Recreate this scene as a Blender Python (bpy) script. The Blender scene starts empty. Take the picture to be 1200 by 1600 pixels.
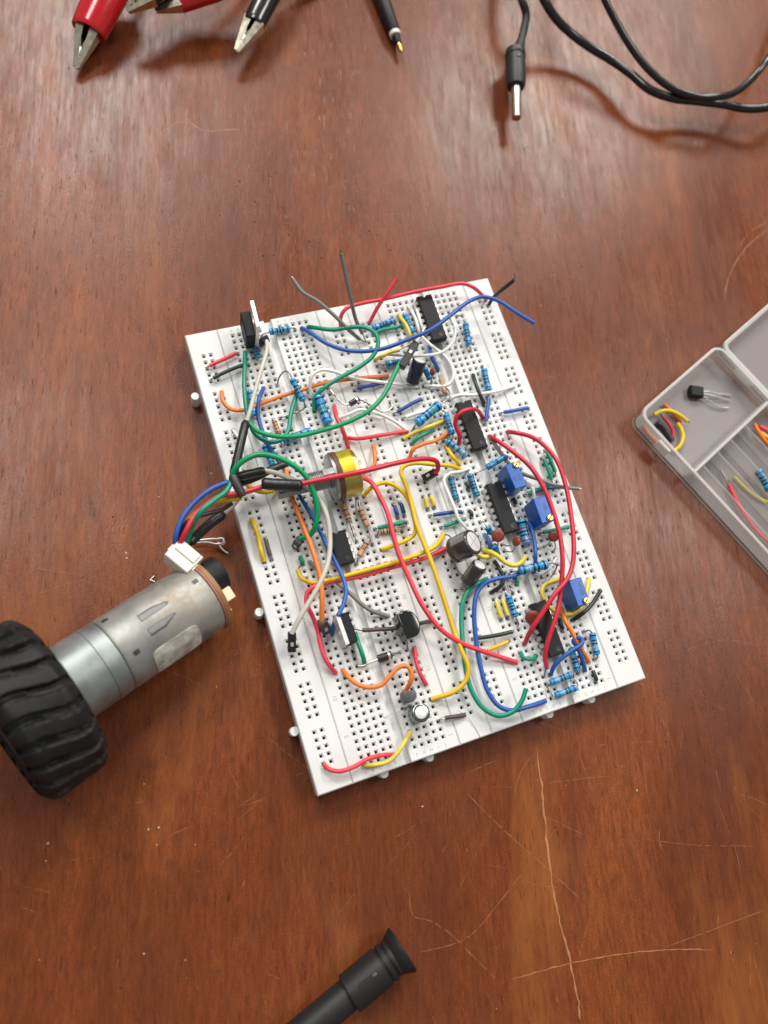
import bpy, bmesh, math, random
from mathutils import Vector, Matrix, Quaternion
random.seed(7)
SC = bpy.context.scene
COL = SC.collection
S = 0.001                      # everything below is written in millimetres

# ------------------------------------------------------------------ camera
cam = bpy.data.cameras.new('camera'); camo = bpy.data.objects.new('camera', cam); COL.objects.link(camo)
Rc = Matrix(((0.9321585261460512, -0.3096182545419931, 0.18766197960053396),
             (0.24855464418094442, 0.924152630882423, 0.2901077449658663),
             (-0.2632509657898823, -0.22378215140503405, 0.9384138094269653)))
CAM = Vector((-23.517, 20.775, 270.0))
camo.matrix_world = Matrix.Translation(CAM*S) @ Rc.transposed().to_4x4()
cam.sensor_fit = 'AUTO'; cam.sensor_width = 36; cam.lens = 27.675
cam.clip_start = 0.01; cam.clip_end = 50
cam.dof.use_dof = True; cam.dof.focus_distance = 0.275; cam.dof.aperture_fstop = 8.0
SC.camera = camo

# ------------------------------------------------------------------ room light
w = bpy.data.worlds.new('World'); SC.world = w; w.use_nodes = True
bg = w.node_tree.nodes['Background']; bg.inputs[0].default_value = (1.0, 0.97, 0.93, 1); bg.inputs[1].default_value = 0.265
def panel(name, pos, size, power, col, target=(60, 90, 0)):
    l = bpy.data.lights.new(name, 'AREA'); l.shape = 'RECTANGLE'; l.size = size[0]; l.size_y = size[1]
    l.energy = power; l.color = col
    o = bpy.data.objects.new(name, l); COL.objects.link(o)
    p = Vector(pos)*S; o.location = p
    d = (Vector(target)*S - p).normalized()
    o.rotation_euler = d.to_track_quat('-Z', 'Y').to_euler()
panel('ceiling_panel', (60, 2250, 2000), (0.8, 0.65), 43, (1.0, 0.965, 0.92))
panel('ceiling_panel', (1700, 1950, 2000), (0.8, 0.65), 45, (1.0, 0.95, 0.88))
panel('ceiling_panel', (1450, 330, 2000), (0.7, 0.5), 20, (1.0, 0.96, 0.9))
panel('ceiling_panel', (-350, 1000, 2000), (0.6, 0.5), 14, (1.0, 0.97, 0.94))
SC.view_settings.view_transform = 'Standard'; SC.view_settings.look = 'None'
SC.view_settings.gamma = 1; SC.view_settings.exposure = 0.0
SC.cycles.max_bounces = 8

# ------------------------------------------------------------------ materials
def newmat(name):
    m = bpy.data.materials.new(name); m.use_nodes = True
    nt = m.node_tree; return m, nt, nt.nodes['Principled BSDF']
MC = {}
def mat(name, col, rough=0.45, metal=0.0, spec=0.5, vary=0.0, vscale=300, bump=0.0, bscale=800, coat=0.0, trans=0.0):
    if name in MC: return MC[name]
    m, nt, b = newmat(name)
    b.inputs['Base Color'].default_value = (*col, 1); b.inputs['Roughness'].default_value = rough
    b.inputs['Metallic'].default_value = metal; b.inputs['Specular IOR Level'].default_value = spec
    if coat: b.inputs['Coat Weight'].default_value = coat
    if vary or bump:
        tc = nt.nodes.new('ShaderNodeTexCoord'); n = nt.nodes.new('ShaderNodeTexNoise')
        n.inputs['Scale'].default_value = vscale; n.inputs['Detail'].default_value = 4
        nt.links.new(tc.outputs['Object'], n.inputs['Vector'])
        if vary:
            mx = nt.nodes.new('ShaderNodeMix'); mx.data_type = 'RGBA'
            mx.inputs[6].default_value = (*[c*(1-vary) for c in col], 1)
            mx.inputs[7].default_value = (*[min(1, c*(1+vary*.6)) for c in col], 1)
            mr = nt.nodes.new('ShaderNodeMapRange'); mr.inputs[1].default_value = .3; mr.inputs[2].default_value = .7
            nt.links.new(n.outputs['Fac'], mr.inputs[0]); nt.links.new(mr.outputs[0], mx.inputs[0])
            nt.links.new(mx.outputs[2], b.inputs['Base Color'])
            rr = nt.nodes.new('ShaderNodeMapRange'); rr.inputs[3].default_value = max(0.02, rough-.1); rr.inputs[4].default_value = min(1, rough+.12)
            nt.links.new(n.outputs['Fac'], rr.inputs[0]); nt.links.new(rr.outputs[0], b.inputs['Roughness'])
        if bump:
            n2 = nt.nodes.new('ShaderNodeTexNoise'); n2.inputs['Scale'].default_value = bscale
            nt.links.new(tc.outputs['Object'], n2.inputs['Vector'])
            bp = nt.nodes.new('ShaderNodeBump'); bp.inputs['Strength'].default_value = bump; bp.inputs['Distance'].default_value = 0.0002
            nt.links.new(n2.outputs['Fac'], bp.inputs['Height']); nt.links.new(bp.outputs[0], b.inputs['Normal'])
    MC[name] = m; return m
M_white = mat('board_plastic', (.71, .722, .716), .42, spec=.35, vary=.075, vscale=45, bump=.08, bscale=900)
M_white2 = mat('board_moulding', (.42, .42, .41), .5)
M_contact = mat('contact_dark', (.13, .13, .125), .5)
M_tin = mat('tinned_metal', (.72, .71, .69), .42, .75, vary=.15, vscale=900)
M_steel = mat('dull_steel', (.42, .43, .42), .38, 1.0, vary=.2, vscale=400)
M_lead = mat('lead_wire', (.36, .35, .33), .38, 1.0)
M_black = mat('black_epoxy', (.013, .014, .016), .48, spec=.22, vary=.15, vscale=500, bump=.15, bscale=3000)
M_mark = mat('recess_shade', (.004, .004, .004), .4)  # near-black colour paints the shade inside shallow dimples, slots and grip holes
M_glossblack = mat('gloss_black', (.010, .013, .013), .12, coat=.3)
M_dupont = mat('connector_black', (.010, .010, .011), .45, bump=.1, bscale=1500)
M_shrink = mat('heat_shrink', (.012, .013, .013), .36, bump=.12, bscale=260)
M_shrinkbrown = mat('heat_shrink_worn', (.045, .038, .036), .42, bump=.3, bscale=260)
M_silver = mat('can_silver', (.80, .80, .78), .30, 0.85)
M_canwhite = mat('can_top', (.86, .86, .84), .33, .35)
M_sleeve = mat('cap_sleeve_dark', (.040, .038, .040), .22, coat=.4)
M_sleevenavy = mat('cap_sleeve_navy', (.014, .018, .036), .25, coat=.3)
M_stripe = mat('cap_stripe', (.22, .22, .22), .3)
M_ceramic = mat('ceramic_brown', (.235, .048, .026), .42, vary=.2, vscale=700)
M_trim = mat('trimmer_blue', (.006, .10, .44), .33, vary=.06, vscale=200)
M_trimprint = mat('trimmer_print', (.008, .03, .12), .4)
M_brass = mat('brass', (.72, .40, .14), .25, 1.0)
M_gold = mat('pot_gold', (.56, .47, .14), .30, 1.0, vary=.35, vscale=120)
M_goldband = mat('pot_band', (.80, .68, .045), .28, .75, vary=.2, vscale=150)
M_phenolic = mat('phenolic_brown', (.115, .042, .026), .5, vary=.15)
M_pcb = mat('disc_board', (.30, .145, .05), .5, vary=.15)
M_cream = mat('cream_plastic', (.74, .67, .44), .42)
M_jst = mat('plug_white', (.77, .75, .66), .4, vary=.05, vscale=200)
M_rubber = mat('tyre_rubber', (.011, .011, .0115), .55, spec=.3, vary=.55, vscale=190, bump=.4, bscale=1200)
M_hub = mat('hub_plastic', (.03, .03, .03), .4)
M_pen = mat('pen_black', (.014, .0135, .013), .5, spec=.35, bump=.12, bscale=1500)
M_bootred = mat('boot_red', (.50, .008, .014), .18, coat=.3, vary=.1, vscale=60)
M_bootblack = mat('boot_black', (.012, .012, .012), .2, coat=.3)
M_clip = mat('clip_metal', (.74, .68, .54), .2, .95, vary=.2, vscale=300)
M_cable = mat('cable_black', (.010, .010, .010), .22, coat=.2)
M_plug = mat('plug_black', (.022, .022, .023), .5)
M_diode = mat('diode_black', (.02, .022, .024), .33)
M_glass = mat('diode_glass', (.02, .022, .02), .1, coat=.5)
M_crumb = mat('crumb_pale', (.50, .36, .24), .7)
M_scr = mat('scratch_raw_wood', (.40, .175, .068), .65, vary=.35, vscale=250)
M_pore = mat('pore_dark', (.02, .009, .006), .6)
WC = dict(red=(.78, .055, .085), crimson=(.58, .020, .045), teal=(.0, .26, .16), green=(.0, .29, .105), blue=(.020, .10, .40), navy=(.014, .06, .27),
          yellow=(.74, .50, .012), lemon=(.72, .58, .075), orange=(.80, .21, .035), white=(.84, .84, .82), cream=(.60, .58, .49),
          grey=(.20, .20, .185), brown=(.085, .058, .062), black=(.02, .021, .022), darkgreen=(.020, .036, .032))
def wm(c): return mat('insulation_'+c, WC[c], .36, vary=.08, vscale=150)

# ------------------------------------------------------------------ mesh helpers
def catmull(pts, k=5):
    P = [Vector(p) for p in pts]
    if len(P) < 3: return P
    P = [P[0]*2-P[1]] + P + [P[-1]*2-P[-2]]
    out = []
    for i in range(1, len(P)-2):
        p0, p1, p2, p3 = P[i-1:i+3]
        def tj(t, a, b): return t + max((b-a).length, 1e-4)**.5
        t0 = 0; t1 = tj(t0, p0, p1); t2 = tj(t1, p1, p2); t3 = tj(t2, p2, p3)
        for j in range(k):
            t = t1+(t2-t1)*j/k
            a1 = p0*((t1-t)/(t1-t0))+p1*((t-t0)/(t1-t0)); a2 = p1*((t2-t)/(t2-t1))+p2*((t-t1)/(t2-t1)); a3 = p2*((t3-t)/(t3-t2))+p3*((t-t2)/(t3-t2))
            b1 = a1*((t2-t)/(t2-t0))+a2*((t-t0)/(t2-t0)); b2 = a2*((t3-t)/(t3-t1))+a3*((t-t1)/(t3-t1))
            out.append(b1*((t2-t)/(t2-t1))+b2*((t-t1)/(t2-t1)))
    out.append(P[-2]); return out
def frame(p0, p1, up=(0, 0, 1)):
    """matrix whose z axis runs p0 -> p1, origin p0, y axis as near 'up' as it can be"""
    z = (Vector(p1)-Vector(p0)).normalized(); u = Vector(up).normalized()
    if abs(z.dot(u)) > .999: u = Vector((0, 1, 0))
    x = u.cross(z).normalized(); y = z.cross(x)
    m = Matrix((x, y, z)).transposed().to_4x4(); m.translation = Vector(p0); return m
class MB:
    def __init__(s): s.v = []; s.f = []; s.m = []
    def add(s, verts, faces, mi=0, M=None):
        o = len(s.v)
        s.v += [(M @ Vector(v) if M else Vector(v)) for v in verts]
        for i, f in enumerate(faces):
            s.f.append([o+j for j in f]); s.m.append(mi[i] if isinstance(mi, (list, tuple)) else mi)
        return s
    def bm(s, bm, mi=0, M=None):
        bm.verts.ensure_lookup_table()
        for i, v in enumerate(bm.verts): v.index = i
        s.add([v.co.copy() for v in bm.verts], [[v.index for v in f.verts] for f in bm.faces], mi, M); bm.free(); return s
    def box(s, c, d, bevel=0, mi=0, M=None, seg=1, taper=None):
        b = bmesh.new(); bmesh.ops.create_cube(b, size=1)
        for v in b.verts:
            t = 1 if taper is None or v.co.z < 0 else taper
            v.co = Vector((v.co.x*d[0]*t+c[0], v.co.y*d[1]*t+c[1], v.co.z*d[2]+c[2]))
        if bevel: bmesh.ops.bevel(b, geom=b.edges[:]+b.verts[:], offset=bevel, segments=seg, affect='EDGES', profile=.5)
        return s.bm(b, mi, M)
    def prism(s, poly, z0, z1, bevel=0, mi=0, M=None, seg=1):
        b = bmesh.new()
        lo = [b.verts.new((x, y, z0)) for x, y in poly]; hi = [b.verts.new((x, y, z1)) for x, y in poly]
        n = len(poly)
        b.faces.new(lo[::-1]); top = b.faces.new(hi)
        for i in range(n): b.faces.new((lo[i], lo[(i+1) % n], hi[(i+1) % n], hi[i]))
        bmesh.ops.recalc_face_normals(b, faces=b.faces[:])
        if bevel: bmesh.ops.bevel(b, geom=list(top.edges), offset=bevel, segments=seg, affect='EDGES', profile=.5)
        return s.bm(b, mi, M)
    def lathe(s, prof, n=16, mi=0, M=None, cap=True):
        """prof: (r, z) list; mi may be a list with one index per segment"""
        vs = []; fs = []; ms = []
        for r, z in prof:
            for k in range(n):
                a = 2*math.pi*k/n; vs.append((r*math.cos(a), r*math.sin(a), z))
        for i in range(len(prof)-1):
            for k in range(n):
                k2 = (k+1) % n
                fs.append((i*n+k, i*n+k2, (i+1)*n+k2, (i+1)*n+k)); ms.append(mi[i] if isinstance(mi, list) else mi)
        if cap:
            fs.append(list(range(n))[::-1]); ms.append(mi[0] if isinstance(mi, list) else mi)
            e = (len(prof)-1)*n; fs.append(list(range(e, e+n))); ms.append(mi[-1] if isinstance(mi, list) else mi)
        return s.add(vs, fs, ms, M)
    def tube(s, pts, r, n=8, mi=0, M=None):
        P = [Vector(p) for p in pts]; m = len(P); vs = []; fs = []
        rr = r if isinstance(r, (list, tuple)) else [r]*m
        t = (P[1]-P[0]).normalized(); x = t.orthogonal().normalized()
        for i in range(m):
            a = P[max(i-1, 0)]; b = P[min(i+1, m-1)]; t2 = (b-a).normalized()
            x = (x-t2*x.dot(t2)).normalized(); y = t2.cross(x)
            for k in range(n):
                q = 2*math.pi*k/n; vs.append(P[i]+x*(rr[i]*math.cos(q))+y*(rr[i]*math.sin(q)))
        for i in range(m-1):
            for k in range(n): fs.append((i*n+k, i*n+(k+1) % n, (i+1)*n+(k+1) % n, (i+1)*n+k))
        fs.append(list(range(n))[::-1]); fs.append([(m-1)*n+k for k in range(n)])
        return s.add(vs, fs, mi, M)
    def mesh(s, name, mats, angle=38, org=(0, 0, 0)):
        me = bpy.data.meshes.new(name); o = Vector(org)
        me.from_pydata([(v-o)*S for v in s.v], [], s.f)
        for m in (mats if isinstance(mats, (list, tuple)) else [mats]): me.materials.append(m)
        me.polygons.foreach_set('material_index', s.m)
        me.polygons.foreach_set('use_smooth', [True]*len(s.f))
        if angle < 180: me.set_sharp_from_angle(angle=math.radians(angle))
        me.update(); return me
def link(name, me, parent=None, loc=None, M=None):
    o = bpy.data.objects.new(name, me); COL.objects.link(o)
    if parent is not None: o.parent = parent
    if M is not None:
        M = M.copy(); M.translation = M.translation*S; o.matrix_local = M
    elif loc is not None: o.location = Vector(loc)*S
    return o
def tag(o, label=None, cat=None, group=None, kind=None):
    if label: o['label'] = label
    if cat: o['category'] = cat
    if group: o['group'] = group
    if kind: o['kind'] = kind
    return o
def thing(name, label, cat, loc=(0, 0, 0), group=None, M=None):
    return tag(link(name, None, loc=loc, M=M), label, cat, group)
def part(name, mb, mats, parent, org=(0, 0, 0), angle=38, M=None):
    return link(name, mb.mesh(name, mats, angle, org), parent, M=M)
def text_mb(txt, size, extrude, M, mi=0):
    cu = bpy.data.curves.new('t', 'FONT'); cu.body = txt; cu.size = size; cu.extrude = extrude; cu.align_x = 'CENTER'; cu.align_y = 'CENTER'; cu.resolution_u = 2
    o = bpy.data.objects.new('t', cu); COL.objects.link(o)
    me = bpy.data.meshes.new_from_object(o.evaluated_get(bpy.context.evaluated_depsgraph_get()))
    b = [(v.co.copy()) for v in me.vertices]; f = [list(p.vertices) for p in me.polygons]
    bpy.data.objects.remove(o); bpy.data.meshes.remove(me); bpy.data.curves.remove(cu)
    return [M @ v for v in b], f

# ================================================================== THE TABLE
T = 8.5                                             # height of the breadboard top above the table
GR = math.atan2(0.26, 0.965)                        # the grain runs this far off the board's long side
def wood():
    m, nt, b = newmat('varnished_wood'); N = nt.nodes; L = nt.links
    tc = N.new('ShaderNodeTexCoord'); mp = N.new('ShaderNodeMapping'); mp.inputs['Rotation'].default_value = (0, 0, GR)
    L.new(tc.outputs['Object'], mp.inputs['Vector'])
    def noise(sx, sy, scale, detail=4, rough=.55, dist=0):
        q = N.new('ShaderNodeMapping'); q.inputs['Scale'].default_value = (sx, sy, 1); L.new(mp.outputs[0], q.inputs['Vector'])
        n = N.new('ShaderNodeTexNoise'); n.inputs['Scale'].default_value = scale; n.inputs['Detail'].default_value = detail
        n.inputs['Roughness'].default_value = rough; n.inputs['Distortion'].default_value = dist
        L.new(q.outputs[0], n.inputs['Vector']); return n.outputs['Fac']
    def rng(src, a, bb, c=0, d=1):
        r = N.new('ShaderNodeMapRange'); r.inputs[1].default_value = a; r.inputs[2].default_value = bb; r.inputs[3].default_value = c; r.inputs[4].default_value = d
        L.new(src, r.inputs[0]); return r.outputs[0]
    def mix(fac, ca, cb, mode='MIX'):
        x = N.new('ShaderNodeMix'); x.data_type = 'RGBA'; x.blend_type = mode
        if isinstance(fac, float): x.inputs[0].default_value = fac
        else: L.new(fac, x.inputs[0])
        for i, c in ((6, ca), (7, cb)):
            if isinstance(c, tuple): x.inputs[i].default_value = (*c, 1)
            else: L.new(c, x.inputs[i])
        return x.outputs[2]
    broad = rng(noise(1, .32, 15, 7, .68, .5), .36, .66)
    streak = rng(noise(1, .10, 170, 6, .7, .3), .36, .70)
    fine = rng(noise(1, .16, 800, 5, .8), .40, .66)
    c = mix(broad, (.165, .0385, .0130), (.345, .090, .0225))
    c = mix(rng(streak, 0, 1, 0, .45), c, (.100, .025, .0085))
    c = mix(rng(fine, 0, 1, 0, .64), c, (.060, .017, .0075))
    blotch = rng(noise(1, .8, 11, 8, .72, .6), .48, .70, 0, .65)
    c = mix(blotch, c, (.092, .026, .015))
    grit = rng(noise(1, .8, 2300, 2, .6), .36, .64)
    c = mix(rng(grit, 0, 1, 0, .45), c, (.075, .021, .010))
    warm = rng(noise(1, .22, 21, 6, .7, .4), .55, .75, 0, .55)
    c = mix(warm, c, (.40, .135, .030))
    # dark open pores, short and along the grain
    pores = rng(noise(1, .13, 1000, 3, .6), .62, .72, 0, .6)
    c = mix(pores, c, (.022, .009, .006))
    # rubbed, paler patches of thin varnish
    rub = rng(noise(1, .5, 7.5, 5, .6), .60, .78, 0, .6)
    c = mix(rub, c, (.27, .13, .052))
    L.new(c, b.inputs['Base Color'])
    r1 = rng(noise(1, .35, 38, 6, .7), .3, .7, .19, .35); r2 = rng(noise(1, .1, 420, 3, .7), .3, .7, -.06, .10)
    ad = N.new('ShaderNodeMath'); ad.operation = 'ADD'; L.new(r1, ad.inputs[0]); L.new(r2, ad.inputs[1]); L.new(ad.outputs[0], b.inputs['Roughness'])
    b.inputs['Specular IOR Level'].default_value = .225
    bp = N.new('ShaderNodeBump'); bp.inputs['Strength'].default_value = .28; bp.inputs['Distance'].default_value = .0002
    hs = N.new('ShaderNodeMath'); hs.operation = 'SUBTRACT'; L.new(noise(1, .55, 1500, 3, .8), hs.inputs[0])
    L.new(pores, hs.inputs[1]); L.new(hs.outputs[0], bp.inputs['Height'])
    bp2 = N.new('ShaderNodeBump'); bp2.inputs['Strength'].default_value = .05; bp2.inputs['Distance'].default_value = .002
    L.new(noise(1, .6, 60, 3, .5), bp2.inputs['Height']); L.new(bp.outputs[0], bp2.inputs['Normal']); L.new(bp2.outputs[0], b.inputs['Normal'])
    return m
t = MB(); t.box((80, 120, -14), (1500, 1300, 28), 2)
table = tag(part('table_top', t, wood(), None), kind='structure')
# long gouges through the varnish, each a shallow ragged strip of raw wood
def scratch_strip(mb, pts, wmm, z=.03, seg=1.1, gap=.05):
    P = catmull(pts, 6); d = [P[0]]
    for a, b2 in zip(P, P[1:]):
        n = max(1, int((b2-a).length/seg))
        for j in range(1, n+1): d.append(a.lerp(b2, j/n))
    prev = None
    for i in range(len(d)-1):
        t2 = (d[i+1]-d[i]).normalized(); nrm = Vector((-t2.y, t2.x, 0)); j = random.uniform(-.35, .35)*wmm
        ww = wmm*random.uniform(.35, 1.05)*min(1, (i+1)/4, (len(d)-1-i)/4+.15)
        cur = (d[i]+nrm*(j+ww/2), d[i]+nrm*(j-ww/2))
        if prev and random.random() > gap:
            mb.add([(p.x, p.y, z) for p in (prev[0], prev[1], cur[1], cur[0])], [(0, 1, 2, 3)])
        prev = cur
sm = MB()
for wd, pts in [
    (.8, [(77.54,-9.38,0.00),(74.60,-21.69,0.00),(70.92,-34.48,0.00),(68.09,-45.08,0.00),(65.74,-55.60,0.00),(64.43,-65.24,0.00),(63.46,-76.78,0.00),(61.99,-85.95,0.00),(60.23,-92.92,0.00)]),
    (.35, [(43.31,-72.98,0.00),(60.93,-75.43,0.00),(78.70,-78.99,0.00),(96.37,-84.05,0.00),(113.84,-90.63,0.00)]),
    (.22, [(48.54,-16.08,0.00),(55.56,-29.12,0.00),(62.88,-41.14,0.00),(70.17,-53.10,0.00),(75.20,-61.51,0.00)]),
    (.20, [(48.39,-10.01,0.00),(63.16,-9.28,0.00)]), (.18, [(77.14,-10.37,0.00),(68.32,-16.28,0.00),(63.74,-22.34,0.00)]),
    (.18, [(21.63,-33.53,0.00),(18.99,-44.44,0.00),(23.41,-47.64,0.00),(28.20,-52.94,0.00),(33.66,-62.56,0.00),(39.02,-72.30,0.00)]),
    (.16, [(91.10,-16.11,0.00),(91.43,-26.29,0.00),(90.01,-36.79,0.00)]), (.16, [(75.56,-21.80,0.00),(90.64,-25.13,0.00),(101.61,-27.94,0.00)]),
    (.2, [(110.82,-48.39,0.00),(108.46,-52.37,0.00),(108.03,-57.83,0.00)]), (.18, [(74.53,-65.96,0.00),(70.27,-71.43,0.00),(67.36,-74.32,0.00)]),
    (.18, [(62.16,-42.97,0.00),(47.23,-50.86,0.00),(33.57,-56.70,0.00),(16.41,-55.08,0.00)]), (.2, [(96.69,-83.36,0.00),(116.76,-84.70,0.00),(137.62,-86.10,0.00)]),
    (.5, [(12.00,258.58,0.00),(19.70,263.76,0.00),(25.60,264.50,0.00),(31.49,258.83,0.00),(38.02,258.50,0.00),(47.89,257.36,0.00)]), (.16, [(43.49,239.51,0.00),(41.27,230.50,0.00),(39.23,222.21,0.00)]),
    (.16, [(60.81,220.33,0.00),(75.70,224.09,0.00),(92.78,228.97,0.00)]), (.3, [(272.17,172.14,0.00),(258.84,167.57,0.00),(246.88,159.51,0.00)]), (.35, [(269.99,167.97,0.00),(253.51,160.64,0.00),(238.93,149.27,0.00),(229.09,136.45,0.00)]),
    (.22, [(196.50,136.22,0.00),(193.07,120.45,0.00),(189.31,107.59,0.00)]), (.4, [(193.05,221.73,0.00),(200.08,224.87,0.00),(205.94,228.25,0.00)]), (.2, [(181.70,212.77,0.00),(185.10,214.63,0.00)]),
    (.14, [(142.18,189.03,0.00),(160.33,187.98,0.00),(174.83,184.67,0.00)]), (.14, [(130.88,183.16,0.00),(146.41,176.40,0.00),(165.77,178.18,0.00)]), (.14, [(132.56,126.53,0.00),(146.77,132.22,0.00),(151.97,126.58,0.00)]),
    (.13, [(131.48,131.17,0.00),(136.32,121.28,0.00),(144.21,122.41,0.00)]), (.16, [(102.85,220.17,0.00),(127.97,224.24,0.00)]), (.14, [(320.53,298.86,0.00),(308.01,287.56,0.00),(296.79,277.70,0.00)]),
    (.2, [(-69.64,98.60,0.00),(-60.46,94.19,0.00),(-51.13,89.95,0.00)]), (.14, [(-76.85,6.64,0.00),(-64.42,3.54,0.00)]), (.14, [(-22.63,4.17,0.00),(-14.21,4.32,0.00)]),
    (.16, [(-48.12,3.15,0.00),(-39.01,3.87,0.00)]), (.14, [(101.88,-49.61,0.00),(119.14,-57.87,0.00),(142.23,-66.47,0.00)]), (.14, [(142.98,3.96,0.00),(162.86,2.90,0.00),(177.33,-4.04,0.00)]),
    (.13, [(-29.33,92.95,0.00),(-8.54,96.68,0.00)]), (.13, [(-68.69,88.34,0.00),(-55.23,90.00,0.00)]), (.15, [(134.92,-47.82,0.00),(134.42,-65.47,0.00),(132.10,-75.51,0.00)])]:
    scratch_strip(sm, pts, wd*(1 if wd > .3 else .8), gap=0 if wd > .3 else .1)
lo = Vector((-90, -110)); hi = Vector((330, 330))
for i in range(280):                               # long faint hairlines in every direction
    p = Vector((random.uniform(lo.x, hi.x), random.uniform(lo.y, hi.y), 0)); a = random.uniform(0, 3.14); l = random.uniform(5, 26); dv = Vector((math.cos(a), math.sin(a), 0))
    q = p+dv*l; bend = Vector((-dv.y, dv.x, 0))*random.uniform(-.06, .06)*l
    scratch_strip(sm, [p, (p+q)/2+bend, q], random.uniform(.05, .13), seg=1.0, gap=.18)
for i in range(330):                               # small nicks everywhere on the old varnish
    p = Vector((random.uniform(lo.x, hi.x), random.uniform(lo.y, hi.y), 0)); a = random.gauss(GR+math.pi/2*0+1.3, .9)
    l = random.uniform(.6, 3.2); q = p+Vector((math.cos(a), math.sin(a), 0))*l
    scratch_strip(sm, [p, (p+q)/2+Vector((random.uniform(-.2, .2), random.uniform(-.2, .2), 0)), q], random.uniform(.06, .2), seg=.7, gap=.0)
tag(part('scratch_marks', sm, M_scr, table, angle=180), kind='stuff')
pm = MB()                                          # the pin pricks behind the board and stray pits
pr = [(35.89,232.95,0.00),(39.07,233.04,0.00),(36.24,231.34,0.00),(40.95,227.45,0.00),(51.00,232.94,0.00),(54.69,234.54,0.00),(48.10,232.16,0.00),(41.24,221.87,0.00),(26.36,219.61,0.00),(40.29,213.81,0.00),(52.41,205.55,0.00),(53.65,196.28,0.00),(62.52,199.13,0.00),(43.69,198.18,0.00),(39.43,196.92,0.00),(57.88,201.51,0.00),(69.43,203.95,0.00),(76.39,204.22,0.00),(78.72,198.55,0.00),(83.79,201.32,0.00),(87.27,199.13,0.00),(52.42,210.10,0.00),(90.14,190.88,0.00),(68.86,193.39,0.00),(82.58,206.21,0.00),(91.39,203.06,0.00),(97.61,187.92,0.00),(36.53,219.03,0.00),(60.61,192.86,0.00)]
for p in pr: pm.lathe([(random.uniform(.22, .45), .028), (.02, .034)], 7, M=Matrix.Translation((p[0]+random.uniform(-1, 1), p[1]+random.uniform(-1, 1), 0)))
for i in range(90):
    p = (random.uniform(lo.x, hi.x), random.uniform(lo.y, hi.y)); pm.lathe([(random.uniform(.12, .4), .028), (.02, .034)], 6, M=Matrix.Translation((*p, 0)))
tag(part('pin_pricks', pm, M_pore, table, angle=180), kind='stuff')
cm = MB()
cr = [(-26.77,103.55,0.00),(-23.21,110.99,0.00),(-38.17,94.50,0.00),(-38.38,92.71,0.00),(-21.05,42.68,0.00),(-49.84,20.49,0.00),(-48.64,6.64,0.00),(-51.66,7.11,0.00),(-80.16,12.90,0.00),(-81.64,8.35,0.00),(32.62,-14.85,0.00),(107.72,259.41,0.00),(82.48,-76.00,0.00),(107.17,-34.97,0.00),(156.23,165.62,0.00),(167.50,154.53,0.00),(144.68,152.99,0.00),(158.39,190.95,0.00),(-39.48,-1.84,0.00),(-50.36,2.00,0.00),(118.38,-93.16,0.00),(-88.63,-17.20,0.00),(-60.90,-25.90,0.00),(-50.06,-31.81,0.00),(188.54,300.32,0.00),(-3.73,114.97,0.00),(119.21,226.66,0.00),(154.28,165.37,0.00),(118.01,-95.48,0.00)]
for p in cr:
    b = bmesh.new(); bmesh.ops.create_icosphere(b, subdivisions=1, radius=1)
    sx, sy, sz = random.uniform(.12, .38), random.uniform(.12, .5), random.uniform(.08, .18)
    for v in b.verts: v.co = Vector((v.co.x*sx, v.co.y*sy, v.co.z*sz))*random.uniform(.8, 1.1)
    cm.bm(b, M=Matrix.Translation((p[0], p[1], .12)) @ Matrix.Rotation(random.uniform(0, 3), 4, 'Z'))
for i in range(60):
    b = bmesh.new(); bmesh.ops.create_icosphere(b, subdivisions=1, radius=1); k = random.uniform(.06, .15)
    for v in b.verts: v.co = Vector((v.co.x*k, v.co.y*k*1.6, v.co.z*k*.5))
    cm.bm(b, M=Matrix.Translation((random.uniform(lo.x, hi.x), random.uniform(lo.y, hi.y), .06)) @ Matrix.Rotation(random.uniform(0, 3), 4, 'Z'))
tag(part('crumbs', cm, M_crumb, None), 'pale crumbs and dust specks scattered over the brown table', 'crumbs', kind='stuff')

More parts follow.
